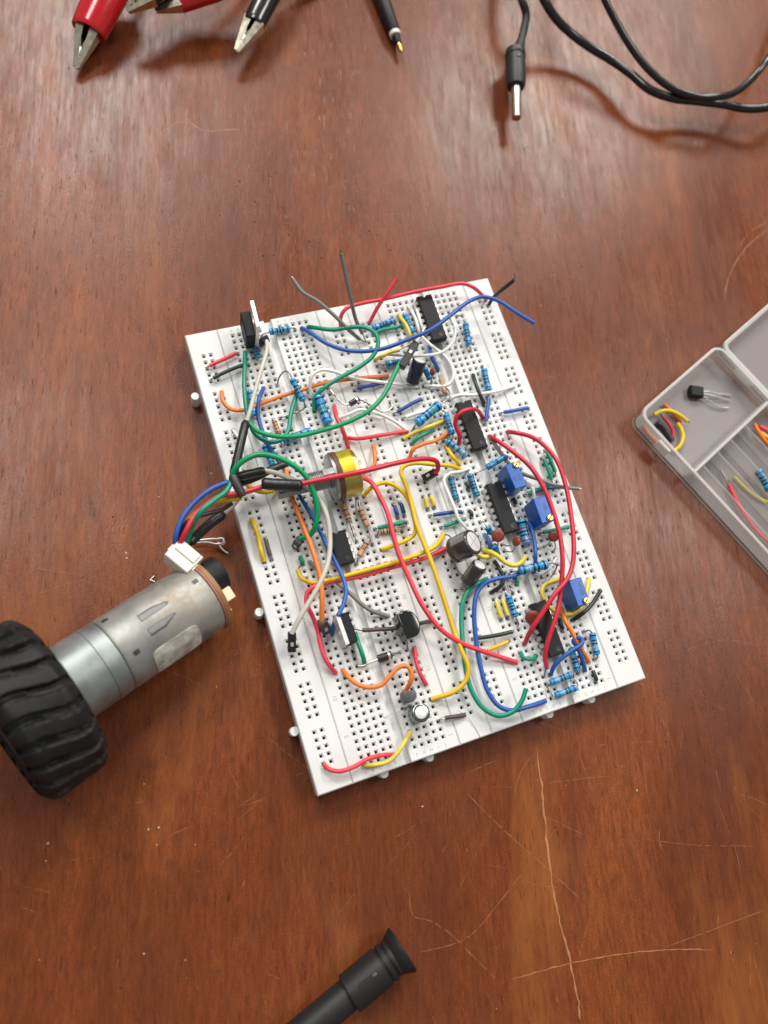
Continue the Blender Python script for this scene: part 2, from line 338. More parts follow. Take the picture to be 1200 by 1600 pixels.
# ================================================================== BREADBOARDS
P = 2.54
def strip_mb(x0, x1, holes, groove=None, Lb=165.5):
    """one moulded strip: chamfered slab with square funnel holes; holes = (x, y) centres on a grid of whole cells"""
    mb = MB(); ch = .35; h = P/2; t1, t2 = .84, .45
    xs = sorted({round(x, 3) for x, y in holes}); ys = sorted({round(y, 3) for x, y in holes}); hs = {(round(x, 3), round(y, 3)) for x, y in holes}
    X = [x0+ch]; 
    def cut(lo2, hi2, centres, extra=()):
        c = {round(lo2, 3), round(hi2, 3)}
        for q in centres: c |= {round(q-h, 3), round(q+h, 3)}
        c |= {round(e, 3) for e in extra}
        c = sorted(c); out = [c[0]]
        for q in c[1:]:
            if q-out[-1] > .01: out.append(q)
        return out
    X = cut(x0+ch, x1-ch, xs, groove or ()); Y = cut(ch, Lb-ch, ys)
    for i in range(len(X)-1):
        cx = (X[i]+X[i+1])/2
        if groove and groove[0] < cx < groove[1]:
            g0, g1, e, zb = X[i], X[i+1], .5, T-2.2       # the centre channel, open at both ends
            mb.add([(g0, 0, T), (g0, Lb, T), (g0+e, Lb, zb), (g0+e, 0, zb), (g1-e, 0, zb), (g1-e, Lb, zb), (g1, Lb, T), (g1, 0, T)],
                   [(0, 3, 2, 1), (3, 4, 5, 2), (4, 7, 6, 5)]); continue
        run = None
        for j in range(len(Y)-1):
            cy = (Y[j]+Y[j+1])/2
            key = next(((a, b2) for a in xs if abs(a-cx) < .05 for b2 in ys if abs(b2-cy) < .05 and (a, b2) in hs), None)
            if key is None:
                mb.add([(X[i], Y[j], T), (X[i+1], Y[j], T), (X[i+1], Y[j+1], T), (X[i], Y[j+1], T)], [(0, 1, 2, 3)]); continue
            a, b2 = key
            def ring(k, z): return [(a-k, b2-k, z), (a+k, b2-k, z), (a+k, b2+k, z), (a-k, b2+k, z)]
            vs = [(X[i], Y[j], T), (X[i+1], Y[j], T), (X[i+1], Y[j+1], T), (X[i], Y[j+1], T)]+ring(t1, T)+ring(t2, T-.45)+ring(t2, T-1.0)+ring(t2, T-2.6)
            fs = []; ms = []
            for lv in range(4):
                for k in range(4):
                    k2 = (k+1) % 4; fs.append((lv*4+k, lv*4+k2, lv*4+4+k2, lv*4+4+k)); ms.append(1 if lv == 3 else 0)
            fs.append((16, 17, 18, 19)); ms.append(1); mb.add(vs, fs, ms)
    # chamfer and sides
    o = [(x0, 0), (x1, 0), (x1, Lb), (x0, Lb)]; i4 = [(x0+ch, ch), (x1-ch, ch), (x1-ch, Lb-ch), (x0+ch, Lb-ch)]
    vs = [(x, y, T) for x, y in i4]+[(x, y, T-ch) for x, y in o]+[(x, y, .3) for x, y in o]
    fs = [(k+4, (k+1) % 4+4, (k+1) % 4, k) for k in range(4)]+[(k+8, (k+1) % 4+8, (k+1) % 4+4, k+4) for k in range(4)]+[(11, 10, 9, 8)]
    if groove:    # leave the channel mouth open in the end walls
        g0, g1 = groove
        keep = [f for f in fs if f not in (fs[0], fs[2], fs[4], fs[6])]
        mb.add(vs, keep)
        for y, s2 in ((0, 1), (Lb, -1)):
            for xa, xb in ((x0, g0), (g1, x1)):
                xi, xj = (xa+ch if xa == x0 else xa), (xb-ch if xb == x1 else xb)
                mb.add([(xi, y+s2*ch, T), (xj, y+s2*ch, T), (xb, y, T-ch), (xa, y, T-ch), (xb, y, .3), (xa, y, .3)], [(0, 1, 2, 3), (3, 2, 4, 5)])
            mb.add([(g0+.5, y, T-2.2), (g1-.5, y, T-2.2), (g1, y, .3), (g0, y, .3)], [(0, 1, 2, 3)])
    else: mb.add(vs, fs)
    return mb
rowsM = [4.2+P*k for k in range(63)]; rowsR = [8.6+P*(6*g+i) for g in range(10) for i in range(5)]
colsM = [16.65+P*k for k in range(5)]+[34.43+P*k for k in range(5)]
rail1 = strip_mb(0.0, 11.62, [(x, y) for x in (4.45, 6.99) for y in rowsR]).mesh('power_rail', [M_white, M_contact])
rail2 = strip_mb(49.38, 60.92, [(x, y) for x in (53.9, 56.44) for y in rowsR]).mesh('power_rail', [M_white, M_contact])
mainm = strip_mb(11.74, 49.26, [(x, y) for x in colsM for y in rowsM], (29.2, 32.05)).mesh('terminal_strip', [M_white, M_contact])
num = MB(); R90 = Matrix.Rotation(-math.pi/2, 4, 'Z')
for r in [1]+list(range(5, 64, 5)):
    for x in (13.9, 47.1): num.add(*text_mb(str(r), 2.0, .03, Matrix.Translation((x, rowsM[r-1], T+.012)) @ R90))
for i, x in enumerate(colsM):
    for y in (1.75, 163.75): num.add(*text_mb('ABCDEFGHIJ'[i], 1.45, .03, Matrix.Translation((x, y, T+.012))))
numm = num.mesh('row_numbers', M_white2, 180)
nub = MB().lathe([(1.55, .4), (1.55, 6.3), (1.35, 6.6)], 14).mesh('peg', M_white)
for bx, lab, sides in ((0, 'left white breadboard, carrying the potentiometer and the eight pin chip', 'l'), (61, 'right white breadboard, carrying blue trimmers and four long chips', 'r')):
    bd = thing('breadboard', lab, 'breadboard', (bx, 0, 0), 'two breadboards clipped side by side')
    link('power_rail', rail1, bd); link('terminal_strip', mainm, bd); link('power_rail', rail2, bd); link('row_numbers', numm, bd)
    if sides == 'l':
        for p in [(-2.18,142.34,6.00),(-1.52,61.46,6.00),(-1.23,21.11,6.00)]: link('peg', nub, bd, loc=(p[0], p[1], 0))
        for p in [(22.72,-1.26,4.00),(38.91,-1.19,4.00)]: link('peg', nub, bd, loc=(p[0], -.5, -1.2))
    else:
        for p in [(84.08,-0.82,4.00),(100.85,-0.71,4.00)]: link('peg', nub, bd, loc=(p[0]-bx, -.5, -1.2))

# ================================================================== WIRES
GW = 'jumper wires on the breadboards'
def straight(pts, h):
    """a short cut wire lying flat: the insulated run and its two bare ends going down into their holes"""
    a, b = Vector(pts[0]), Vector(pts[-1]); d = b-a; L = max(d.length, 1e-3); k = min(.16, .9/L); h = min(h, .95+L*.07)
    sd = Vector((-d.y, d.x, 0)).normalized()*random.uniform(-.025, .025)*L
    q = lambda f, z, w=0: Vector((a.x+d.x*f, a.y+d.y*f, T+z))+sd*w
    run = [q(k, h-.25), q(.3, h+random.uniform(-.05, .15), .8), q(.62, h+random.uniform(-.05, .2), 1), q(1-k, h-.25)]
    return run, [[q(k*1.6, h-.28), q(k*.45, h-.35), q(0, .4), Vector((a.x, a.y, T-2.4))], [q(1-k*1.6, h-.28), q(1-k*.45, h-.35), q(1, .4), Vector((b.x, b.y, T-2.4))]]
def wire(label, col, pts, ends='hh', r=.82, h=1.5, leads=(), group=GW, cat='wire', name='wire', tip=3.2, k=5):
    if len(pts) == 2 and ends == 'hh': pts, leads = straight(pts, h); ends = 'nn'
    r *= .89
    pts = [pts[0]]+[(p[0]+random.uniform(-.14, .14), p[1]+random.uniform(-.14, .14), p[2]+random.uniform(-.05, .1)) for p in pts[1:-1]]+[pts[-1]]
    o = Vector(pts[0]); path = catmull(pts, k)
    mb = MB(); mb.tube(path, r, 9)
    ob = tag(link(name, mb.mesh(name, wm(col), 60, o), loc=o), label, cat, group)
    def lead(pp, rr=.3): part('bare_tip', MB().tube(catmull(pp, 4), rr, 6), M_lead, ob, o, 60)
    for e, i, j in ((ends[0], 0, 1), (ends[1], -1, -2)):
        p = Vector(pts[i])
        if e == 'h': lead([p+Vector((0, 0, .3)), p-Vector((0, 0, 1.5)), Vector((p.x, p.y, T-2.4))])
        elif e == 't':
            d = (path[i]-path[j]).normalized(); lead([p-d*.5, p+d*tip*.5+Vector((.1, .1, 0)), p+d*tip])
    for pp in leads: lead(pp)
    return ob
# -- left board, upper half
wire('short red wire from the left rail to the top of the left board', 'red', [(4.45,150.84,9.20),(16.65,154.06,9.20)], h=1.8)
wire('short black wire below the short red one, left rail to board', 'darkgreen', [(4.45,145.76,9.20),(19.19,148.98,9.20)], h=2)
wire('long orange wire crossing the left board, from a hook at the left rail', 'orange', [(6.99,140.68,9.20),(6.43,136.38,10.50),(8.13,132.52,10.90),(12.83,131.23,10.70),(18.24,132.31,10.50),(26.84,133.60,10.50),(35.42,134.34,10.70),(42.78,134.78,11.10),(53.72,134.19,10.90),(67.99,133.06,9.20)])
wire('teal wire running down from the upright transistor and looping back up', 'teal', [(19.19,154.06,9.20),(16.87,146.76,11.50),(14.83,140.29,12.50),(13.50,133.04,13.50),(12.46,126.10,14.50),(13.32,120.24,14.50),(16.94,116.16,14.50),(21.71,116.62,13.50),(25.22,119.65,12.50),(28.15,126.18,11.50),(34.43,136.28,9.20)], r=.9)
wire('bright green wire sweeping from the heat shrink up to the black plug', 'green', [(12.08,123.39,17.50),(13.84,120.05,17.50),(18.16,117.04,17.50),(26.16,114.82,17.50),(34.67,114.68,17.50),(43.10,115.34,17.50),(53.48,117.86,17.50),(61.16,122.67,17.50),(66.94,128.85,17.50),(71.00,133.46,17.50)], 'nn', r=.95)
wire('cream wire rising from the heat shrink to a black socket beside the upright transistor', 'cream', [(11.23,124.29,16.50),(13.70,128.37,17.00),(18.58,136.93,17.50),(23.09,144.76,17.50),(25.74,149.86,16.50),(26.97,153.84,14.50)], 'nn', r=.85)
wire('long blue wire winding down the left board past the heat shrink', 'blue', [(21.73,138.82,9.20),(18.55,133.55,11.50),(16.58,128.20,11.50),(16.30,122.27,11.50),(17.00,116.64,11.50),(18.34,110.89,11.50),(20.48,104.01,11.50),(22.05,95.47,12.00),(24.25,86.16,12.50),(25.65,78.03,12.50),(26.47,71.52,13.50),(27.34,65.31,14.50),(26.76,59.41,16.50),(24.35,54.84,18.50),(20.93,51.14,20.50)], 'hn')
wire('grey wire bent across the top edge, its free end over the table', 'grey', [(61.49,149.08,11.00),(57.57,152.00,14.50),(53.88,157.01,16.50),(48.98,163.92,17.50),(44.11,168.34,18.50),(42.00,173.81,19.50)], 'nt', tip=.6, leads=[[(61.10,149.44,11.00),(63.50,148.28,9.70),(65.45,148.30,9.20)]])
wire('grey wire standing up at the top edge with its bare end highest', 'grey', [(63.36,151.43,10.50),(61.21,155.25,15.50),(59.44,159.44,22.50),(58.36,164.33,28.50),(57.65,170.96,34.50)], 'nt', tip=1.5, leads=[[(63.04,152.31,11.00),(63.74,149.98,10.00),(64.26,147.91,9.10)]])
wire('red wire framing the top edge of the right board', 'red', [(56.44,155.92,9.20),(56.76,158.81,12.50),(58.99,160.43,14.50),(64.40,161.51,14.50),(74.70,161.61,14.50),(87.95,162.01,14.50),(98.46,161.84,15.00),(107.05,161.55,15.00),(111.32,159.28,14.50),(117.44,155.92,9.20)], r=.85)
wire('straight red wire leaning out over the top edge', 'red', [(67.99,155.92,9.20),(71.72,159.53,13.00),(75.92,162.61,16.50),(80.36,166.19,19.50)], 'hn')
wire('teal wire making an S through the upper middle of the board', 'teal', [(44.59,159.14,9.20),(46.94,156.58,11.50),(52.04,153.77,13.50),(58.28,152.35,15.50),(63.02,150.48,16.50),(65.68,146.90,17.50),(65.46,142.40,17.50),(62.47,138.82,16.50),(56.04,136.05,15.50),(48.16,133.91,14.50),(41.57,131.78,13.50),(38.04,129.71,11.50),(36.97,126.12,9.20)], r=.9)
wire('long blue wire sagging across the top, free end hanging past the right corner', 'blue', [(42.05,159.14,9.20),(44.07,155.30,11.50),(48.08,148.98,13.50),(53.56,143.73,15.50),(60.02,141.22,16.50),(67.06,140.44,17.50),(76.88,140.91,19.50),(86.18,142.63,20.50),(95.42,146.67,20.50),(105.39,151.32,19.50),(110.99,151.86,19.50),(116.71,148.99,19.50),(121.34,143.23,19.50),(127.74,137.40,18.50)], 'hn', r=.88, leads=[[(127.58,137.72,18.50),(128.08,136.51,17.50),(126.86,134.53,16.50)]])
wire('short teal wire beside the blue resistor near the top middle', 'teal', [(67.99,150.84,9.20),(80.19,151.52,9.20)], h=1.8)
wire('curved yellow wire bending over a blue resistor near the top', 'lemon', [(80.19,156.60,9.20),(79.89,153.41,11.50),(80.47,149.63,12.50),(80.37,145.50,12.50),(80.19,143.90,9.20)])
wire('short yellow wire with a bare end tucked under the black plug', 'lemon', [(65.45,140.68,9.20),(67.17,140.21,11.50),(70.74,140.77,12.50),(74.15,140.55,13.00)], 'hn', leads=[[(73.91,140.60,13.00),(76.88,141.31,13.50),(80.55,142.98,12.50)]])
wire('white wire arching over the orange wire toward the navy capacitor', 'white', [(36.97,131.20,9.20),(37.61,135.01,12.50),(39.35,137.49,14.50),(43.02,138.48,14.50),(47.46,137.46,13.50),(53.93,133.85,12.00),(64.90,129.97,11.00),(77.65,126.12,9.20)], r=.7)
wire('short dark blue wire lying just below the orange wire', 'navy', [(53.90,130.52,9.20),(65.45,130.52,9.20)], h=2)
wire('short dark blue wire left of the big tilted resistor', 'navy', [(65.45,117.82,9.20),(77.65,121.04,9.20)], h=2)
wire('white wire curling round the right of the upper long chip', 'white', [(68.82,141.47,10.50),(80.23,137.56,11.50),(88.94,136.18,12.50),(95.24,138.93,12.50),(98.80,144.30,12.50),(100.51,151.52,9.20)], 'nh', r=.7)
wire('white wire looping from the chip corner down round the navy capacitor', 'white', [(84.93,145.08,11.50),(87.76,140.30,11.50),(90.54,135.82,12.00),(91.95,130.57,12.50),(91.48,126.32,12.50),(88.37,123.48,11.50),(80.19,126.12,9.20)], 'nh', r=.7)
wire('white wire squeezed between the yellow wire and the upper chip', 'white', [(85.27,159.14,9.20),(85.00,152.90,11.50),(84.85,147.88,11.50),(85.27,146.44,9.20)], r=.7)
wire('white wire parallel to the chip side, nearest its pins', 'white', [(87.81,159.14,9.20),(86.90,154.21,11.00),(86.68,149.74,11.00),(87.81,146.44,9.20)], r=.7)
wire('long white wire sagging under the green sweep to the yellow wire', 'white', [(44.59,121.04,9.20),(48.29,121.05,11.00),(52.49,121.36,11.50),(58.07,118.72,11.50),(63.60,114.76,11.00),(67.99,110.20,9.20)], r=.7)
wire('straight white wire lying behind the big tilted resistor', 'white', [(67.99,115.28,9.20),(77.65,115.96,9.20)], h=2)
wire('white wire running from the upper second chip to the right rail', 'white', [(87.81,118.50,9.20),(90.84,118.71,10.70),(97.14,117.59,10.50),(106.29,116.81,10.50),(114.90,117.82,9.20)], r=.75)
wire('blue wire in two short lengths right of the navy capacitor', 'blue', [(87.81,141.36,9.20),(86.24,136.44,11.10),(87.81,131.20,9.20)])
wire('short dark green wire left of the right hand upper resistor', 'darkgreen', [(100.51,126.12,9.20),(99.48,121.42,11.00),(99.31,117.38,11.00),(100.51,113.42,9.20)])
wire('short blue wire standing beside the second chip', 'blue', [(103.05,115.96,9.20),(97.97,105.80,9.20)], h=2.2)
wire('short blue wire from the board to the right rail', 'blue', [(105.59,108.34,9.20),(117.44,107.66,9.20)], h=2)
wire('black wire poking out past the top right corner', 'darkgreen', [(117.44,153.38,9.20),(119.16,154.62,12.50),(120.84,154.27,17.50),(124.08,154.65,22.50)], 'hn', leads=[[(124.08,154.65,22.50),(124.36,155.65,23.50),(124.02,156.47,24.50)]])
wire('red wire hooped over the second chip', 'crimson', [(85.27,100.72,9.20),(85.28,102.82,12.50),(84.32,106.09,14.50),(84.83,108.45,16.50),(87.86,109.87,17.50),(91.90,110.14,16.50),(95.17,109.95,13.50),(97.97,108.34,9.20)], r=.88)
wire('yellow wire slanting down left below the big tilted resistor', 'lemon', [(65.45,107.66,9.20),(70.43,108.76,10.80),(76.20,109.34,11.00),(82.73,110.88,9.20)])
wire('short teal wire under the slanting yellow one', 'teal', [(67.99,105.12,9.20),(70.90,106.36,10.70),(77.65,108.34,9.20)])
wire('curved orange wire left of the second chip', 'orange', [(65.45,100.04,9.20),(66.73,102.18,11.50),(70.79,103.13,11.70),(76.03,103.46,11.50),(82.73,105.80,9.20)])
wire('red wire dropping past the big upright blue resistor', 'red', [(44.59,126.12,9.20),(43.29,120.55,12.50),(43.92,114.34,13.00),(44.59,108.34,9.20)], r=.85)
wire('straight red wire lying above the potentiometer', 'red', [(44.59,113.42,9.20),(48.79,111.02,10.80),(57.22,110.47,10.80),(67.99,110.20,9.20)])
wire('short orange wire right of the potentiometer', 'orange', [(53.90,107.66,9.20),(52.78,103.86,11.00),(50.96,99.81,11.00),(44.59,98.18,9.20)])
# -- middle
wire('crimson wire from the fat heat shrink across to a black socket', 'crimson', [(20.57,95.77,24.50),(27.77,95.15,25.50),(36.32,94.42,26.50),(45.59,94.51,25.50),(55.49,95.11,23.50),(63.11,95.15,21.50),(68.81,94.73,19.50),(71.63,93.54,17.50),(72.09,91.82,14.50),(70.75,90.78,13.50)], 'nn', r=1.0)
wire('crimson wire entering the fat heat shrink from the motor', 'crimson', [(-20.40,87.30,22.00),(-18.00,89.98,24.00),(-14.58,93.84,24.00),(-9.65,97.19,22.50),(-4.45,98.72,22.50),(2.86,98.37,22.50),(9.72,98.45,23.00)], 'nn', r=1.0, group='motor harness wires')
wire('long red wire bowing from the potentiometer down to the middle right', 'red', [(44.59,98.18,9.20),(47.50,93.59,13.50),(48.40,86.60,15.50),(48.75,80.44,16.50),(48.01,72.62,16.50),(47.86,65.21,16.50),(48.62,56.48,16.50),(50.21,46.28,16.50),(53.85,37.31,15.50),(59.32,31.25,13.50),(67.57,25.85,11.50),(77.65,19.44,9.20)], r=.95)
wire('yellow wire arching from the potentiometer down to the chip row', 'yellow', [(44.59,90.56,9.20),(47.25,91.98,12.00),(52.59,92.38,12.50),(56.45,89.40,12.50),(58.65,84.39,12.50),(58.52,78.33,12.50),(57.81,73.45,12.50),(55.95,71.22,12.00),(50.88,70.14,11.50),(44.59,70.24,9.20)], r=.88)
wire('long yellow wire bent at the middle and running down to the capacitors', 'yellow', [(82.73,90.56,9.20),(78.75,92.50,11.50),(72.49,94.23,12.50),(64.96,96.28,13.50),(60.62,96.20,14.00),(58.80,94.43,14.00),(59.05,89.42,14.00),(58.68,82.67,14.00),(57.78,74.79,14.50),(58.00,68.16,15.00),(58.21,60.57,15.00),(58.32,48.38,14.50),(58.44,36.01,13.50),(58.79,28.51,13.50),(58.88,22.94,13.50),(57.02,19.39,13.00),(52.67,16.91,12.00),(44.59,16.90,9.20)], r=.92)
wire('short yellow wire left of the blue resistor by the second chip', 'yellow', [(80.19,100.72,9.20),(80.40,95.66,11.50),(82.73,93.10,9.20)])
wire('left one of two short blue wires at the middle seam', 'navy', [(53.90,84.80,9.20),(53.90,79.72,9.20)], h=1.8)
wire('right one of two short blue wires at the middle seam', 'navy', [(56.44,84.80,9.20),(56.44,79.72,9.20)], h=1.8)
wire('short teal wire passing under the long red bow', 'teal', [(44.59,77.86,9.20),(56.44,77.18,9.20)], h=2)
wire('left one of two short pale yellow wires in the middle rail', 'lemon', [(65.45,84.80,9.20),(65.45,79.72,9.20)], h=1.8)
wire('right one of two short pale yellow wires in the middle rail', 'lemon', [(67.99,84.80,9.20),(67.99,79.72,9.20)], h=1.8)
wire('short blue wire above the big black capacitor', 'navy', [(65.45,77.18,9.20),(77.65,75.32,9.20)], h=2)
wire('short teal wire just above the big black capacitor', 'teal', [(67.99,72.10,9.20),(77.65,72.78,9.20)], h=2)
wire('white wire looped round the pair of upright blue resistors', 'white', [(85.27,90.56,9.20),(80.79,89.69,11.50),(76.42,89.69,12.50),(73.75,87.86,12.50),(73.49,82.94,12.50),(73.96,76.62,12.50),(74.13,72.55,12.00),(77.65,67.70,9.20)], r=.7)
wire('very short dark wire between the two blue resistors', 'darkgreen', [(82.73,85.48,9.20),(82.73,82.94,9.20)], h=1.6)
wire('very short dark wire left of the third chip', 'darkgreen', [(80.19,75.32,9.20),(80.19,72.78,9.20)], h=1.6)
wire('long yellow wire hooked at the left end above the red one', 'yellow', [(14.20,71.01,11.00),(14.26,68.95,11.00),(15.33,66.71,11.50),(17.34,65.22,11.50),(23.36,64.52,12.00),(32.28,64.13,12.50),(44.96,64.11,13.00),(55.74,64.36,13.00),(62.56,65.80,12.00),(67.99,69.56,9.20)], 'nh', r=.88, leads=[[(14.20,71.01,11.00),(15.15,71.78,10.50),(16.65,72.78,9.20)]])
wire('long red wire beside the hooked yellow one, bent down to the left', 'red', [(16.65,34.68,9.20),(14.68,38.38,11.50),(14.26,44.14,11.50),(14.78,49.46,11.50),(14.31,54.46,11.50),(13.65,58.88,11.50),(14.64,62.17,11.50),(17.58,63.80,11.50),(24.30,63.67,11.50),(33.22,62.94,11.50),(44.79,62.65,11.50),(56.77,62.79,11.50),(67.99,64.48,9.20)], r=.88)
wire('grey wire slanting from the left board to the channel', 'grey', [(19.19,72.78,9.20),(21.31,68.37,10.70),(25.49,63.51,10.70),(28.99,58.09,11.00),(33.04,51.46,11.00),(39.51,47.38,9.20)], r=.85)
wire('yellow wire lying along the left rail', 'yellow', [(4.45,92.42,9.20),(4.87,87.99,10.70),(4.69,84.16,10.50),(4.46,80.25,10.70),(4.45,77.18,9.20)], r=.95)
wire('short brown wire beside the yellow one on the left rail', 'brown', [(6.99,84.80,9.20),(6.99,77.18,9.20)], h=1.7)
wire('tiny teal wire stub below the green socket', 'teal', [(16.65,75.32,9.20),(16.65,72.78,9.20)], h=1.6, r=.9)
wire('long orange wire hanging from the potentiometer to a grey socket', 'orange', [(19.76,104.89,15.50),(19.07,101.00,15.50),(18.86,94.90,15.50),(19.43,87.72,15.50),(19.91,79.90,16.50),(20.04,71.87,17.50),(19.50,64.52,18.00),(18.33,58.34,17.50),(16.79,53.24,15.50),(16.33,51.36,14.50)], 'nn', r=1.0)
wire('cream wire curving from the heat shrink to a black socket on the left rail', 'cream', [(11.10,104.03,22.50),(14.72,102.17,22.50),(18.70,99.28,22.50),(22.97,96.20,21.50),(26.13,91.53,20.50),(27.47,84.54,19.50),(26.62,77.03,18.50),(23.74,69.90,18.50),(19.23,63.82,18.50),(14.14,58.90,17.50),(9.49,54.59,16.50),(5.90,50.58,14.50)], 'nn', r=.95)
wire('bright green wire arching high from the heat shrink to a chrome socket', 'green', [(0.07,102.97,22.50),(1.33,105.34,24.50),(4.82,107.34,26.50),(10.05,107.91,27.50),(15.47,105.85,27.50),(20.01,102.55,26.50),(23.38,98.14,25.50),(24.96,92.44,23.50),(24.70,86.50,21.50),(22.99,82.31,19.50),(20.65,80.15,16.50),(17.51,80.20,14.50)], 'nn', r=1.05)
wire('yellow wire behind the red one under the heat shrink', 'yellow', [(5.55,104.28,13.50),(6.48,102.79,13.00),(8.61,100.75,12.50),(11.47,99.69,12.00),(16.65,100.72,9.20)], 'nh', r=.9)
wire('straight white wire beside the upper heat shrink', 'white', [(6.99,125.44,9.20),(8.94,117.18,11.50),(6.99,110.20,9.20)], r=.6)
# -- lower part
wire('brown wire in two lengths behind the glossy black transistor', 'brown', [(28.98,45.26,11.00),(33.92,43.92,11.50),(40.28,42.60,12.00),(46.96,41.73,12.00),(53.90,41.62,9.20)], 'nh', leads=[[(29.19,45.20,11.00),(27.90,45.89,10.50),(26.33,46.93,9.70)]])
wire('short teal wire right of the lower upright transistor', 'teal', [(26.81,44.84,9.20),(26.43,40.93,11.10),(26.43,37.41,11.10),(26.81,34.68,9.20)], r=.85)
wire('short blue wire left of the lower upright transistor', 'blue', [(19.19,47.38,9.20),(19.97,49.52,11.00),(21.57,51.01,12.50)], 'hn')
wire('orange wire with a wave ending at the small grey transistor', 'orange', [(19.19,34.68,9.20),(20.11,31.57,11.00),(22.22,28.72,11.50),(25.60,26.80,11.50),(29.40,26.42,12.00),(33.06,28.24,12.50),(36.26,30.01,13.00),(38.81,29.82,13.50),(39.92,27.73,13.50),(39.31,24.94,13.00),(36.97,21.98,9.20)], r=.88)
wire('short red wire right of the glossy black transistor', 'red', [(44.59,34.68,9.20),(43.29,30.28,10.80),(43.37,25.84,10.80),(44.59,21.98,9.20)])
wire('short brown wire at the seam below the small silver capacitor', 'brown', [(46.74,9.84,10.00),(49.50,9.36,10.30),(53.90,8.60,9.20)], 'nh', leads=[[(46.95,9.77,10.00),(45.28,9.90,9.50),(44.59,9.28,9.20)]])
wire('red wire at the bottom left corner', 'red', [(4.45,8.60,9.20),(5.82,6.62,10.70),(8.73,5.03,10.70),(12.97,5.04,11.00),(18.17,5.75,11.00),(23.06,5.35,11.00),(26.81,4.20,9.20)])
wire('pale yellow wire crossing the red one at the bottom', 'lemon', [(16.65,4.20,9.20),(19.11,3.60,11.50),(23.39,2.99,12.00),(26.82,4.11,12.10),(30.36,6.66,12.00),(34.43,9.28,9.20)])
wire('long teal wire hanging in a loop at the bottom of the right board', 'teal', [(77.65,49.92,9.20),(73.35,49.07,11.50),(68.92,47.77,11.50),(65.53,44.55,11.50),(63.19,39.47,11.50),(60.30,30.04,12.00),(58.21,21.76,12.00),(58.00,14.79,12.00),(59.63,9.04,12.00),(63.66,5.12,12.50),(68.42,4.84,13.50),(72.24,7.03,14.50),(75.29,10.39,15.00)], 'hn', r=.92)
wire('long blue wire looping beside the teal one to the bottom edge', 'blue', [(95.43,49.92,9.20),(86.68,47.86,11.50),(79.50,48.50,12.50),(74.37,48.09,12.50),(70.59,45.21,12.50),(67.77,39.17,12.00),(65.16,29.75,11.50),(63.66,21.22,11.50),(63.62,13.48,11.50),(65.18,8.16,11.50),(68.86,5.24,11.50),(75.31,4.51,11.00),(82.73,4.20,9.20)], r=.92)
wire('blue wire hugging the right side of the big upright resistor', 'blue', [(100.51,65.16,9.20),(98.94,61.70,12.50),(97.69,56.35,13.50),(96.17,51.91,13.50),(95.43,47.38,9.20)])
wire('blue wire tucked under the brown disc capacitor', 'blue', [(82.73,65.16,9.20),(81.97,62.93,12.50),(81.82,60.55,12.50),(82.73,60.08,9.20)])
wire('thick yellow stub below the big black capacitor', 'lemon', [(75.94,60.04,11.50),(76.84,58.21,12.00),(78.72,57.20,12.00),(82.73,57.54,9.20)], 'nh', r=.95)
wire('thick yellow wire with a wave below the brown discs', 'lemon', [(80.19,60.08,9.20),(81.28,57.80,12.50),(82.59,56.21,13.50),(84.26,53.35,13.50),(86.94,51.15,13.50),(90.10,51.45,13.50),(92.65,53.26,14.00)], 'hn', r=.95)
wire('black wire bowed round the slim black capacitor', 'black', [(82.73,55.00,9.20),(82.35,51.73,11.50),(82.56,48.52,11.70),(80.97,46.16,11.50),(77.65,44.84,9.20)])
wire('left one of two short yellow wires near the lower resistor', 'lemon', [(77.65,42.30,9.20),(77.65,34.68,9.20)], h=1.8)
wire('right one of two short yellow wires near the lower resistor', 'lemon', [(80.19,42.30,9.20),(80.19,34.68,9.20)], h=1.8)
wire('straight black wire crossing the lower middle seam', 'darkgreen', [(65.45,31.46,9.20),(80.19,29.60,9.20)], h=2)
wire('short yellow wire under the straight black one', 'yellow', [(67.99,26.38,9.20),(77.65,27.06,9.20)], h=1.7, r=.75)
wire('small curved teal wire below the lowest chip', 'teal', [(80.19,21.98,9.20),(79.84,20.33,11.00),(82.26,18.90,11.00),(85.27,19.44,9.20)])
wire('blue wire twisted once over the lower right resistors', 'blue', [(87.81,11.82,9.20),(88.81,14.43,12.50),(92.19,16.33,14.50),(96.53,17.60,15.50),(99.44,18.47,16.00),(100.73,19.75,15.50),(99.81,20.64,14.50),(98.36,20.30,13.50),(99.10,17.84,13.00),(99.55,14.08,12.50),(100.51,9.28,9.20)], r=.85)
wire('orange wire slanting down right from the lowest chip', 'orange', [(100.51,32.14,9.20),(98.07,27.58,13.50),(98.64,23.37,14.00),(99.80,18.25,13.50),(103.05,11.82,9.20)], r=.9)
wire('yellow wire coiled round the lowest blue trimmer', 'lemon', [(105.59,42.30,9.20),(100.06,42.31,10.50),(96.57,41.59,10.70),(94.92,39.43,10.70),(95.01,35.82,10.70),(96.87,32.19,10.70),(100.73,29.62,10.70),(105.12,29.51,10.70),(109.27,31.88,10.70),(111.46,35.52,11.00),(114.90,39.08,9.20)], r=.88)
wire('black wire slanting beside the lowest blue trimmer', 'black', [(103.05,27.06,9.20),(105.87,28.03,11.10),(110.20,29.81,11.30),(117.44,34.00,9.20)])
wire('very short black wire beside the lowest chip', 'black', [(97.97,29.60,9.20),(97.97,24.52,9.20)], h=1.8)
wire('very short black wire at the lower right corner', 'darkgreen', [(103.05,9.28,9.20),(103.05,4.20,9.20)], h=1.8)
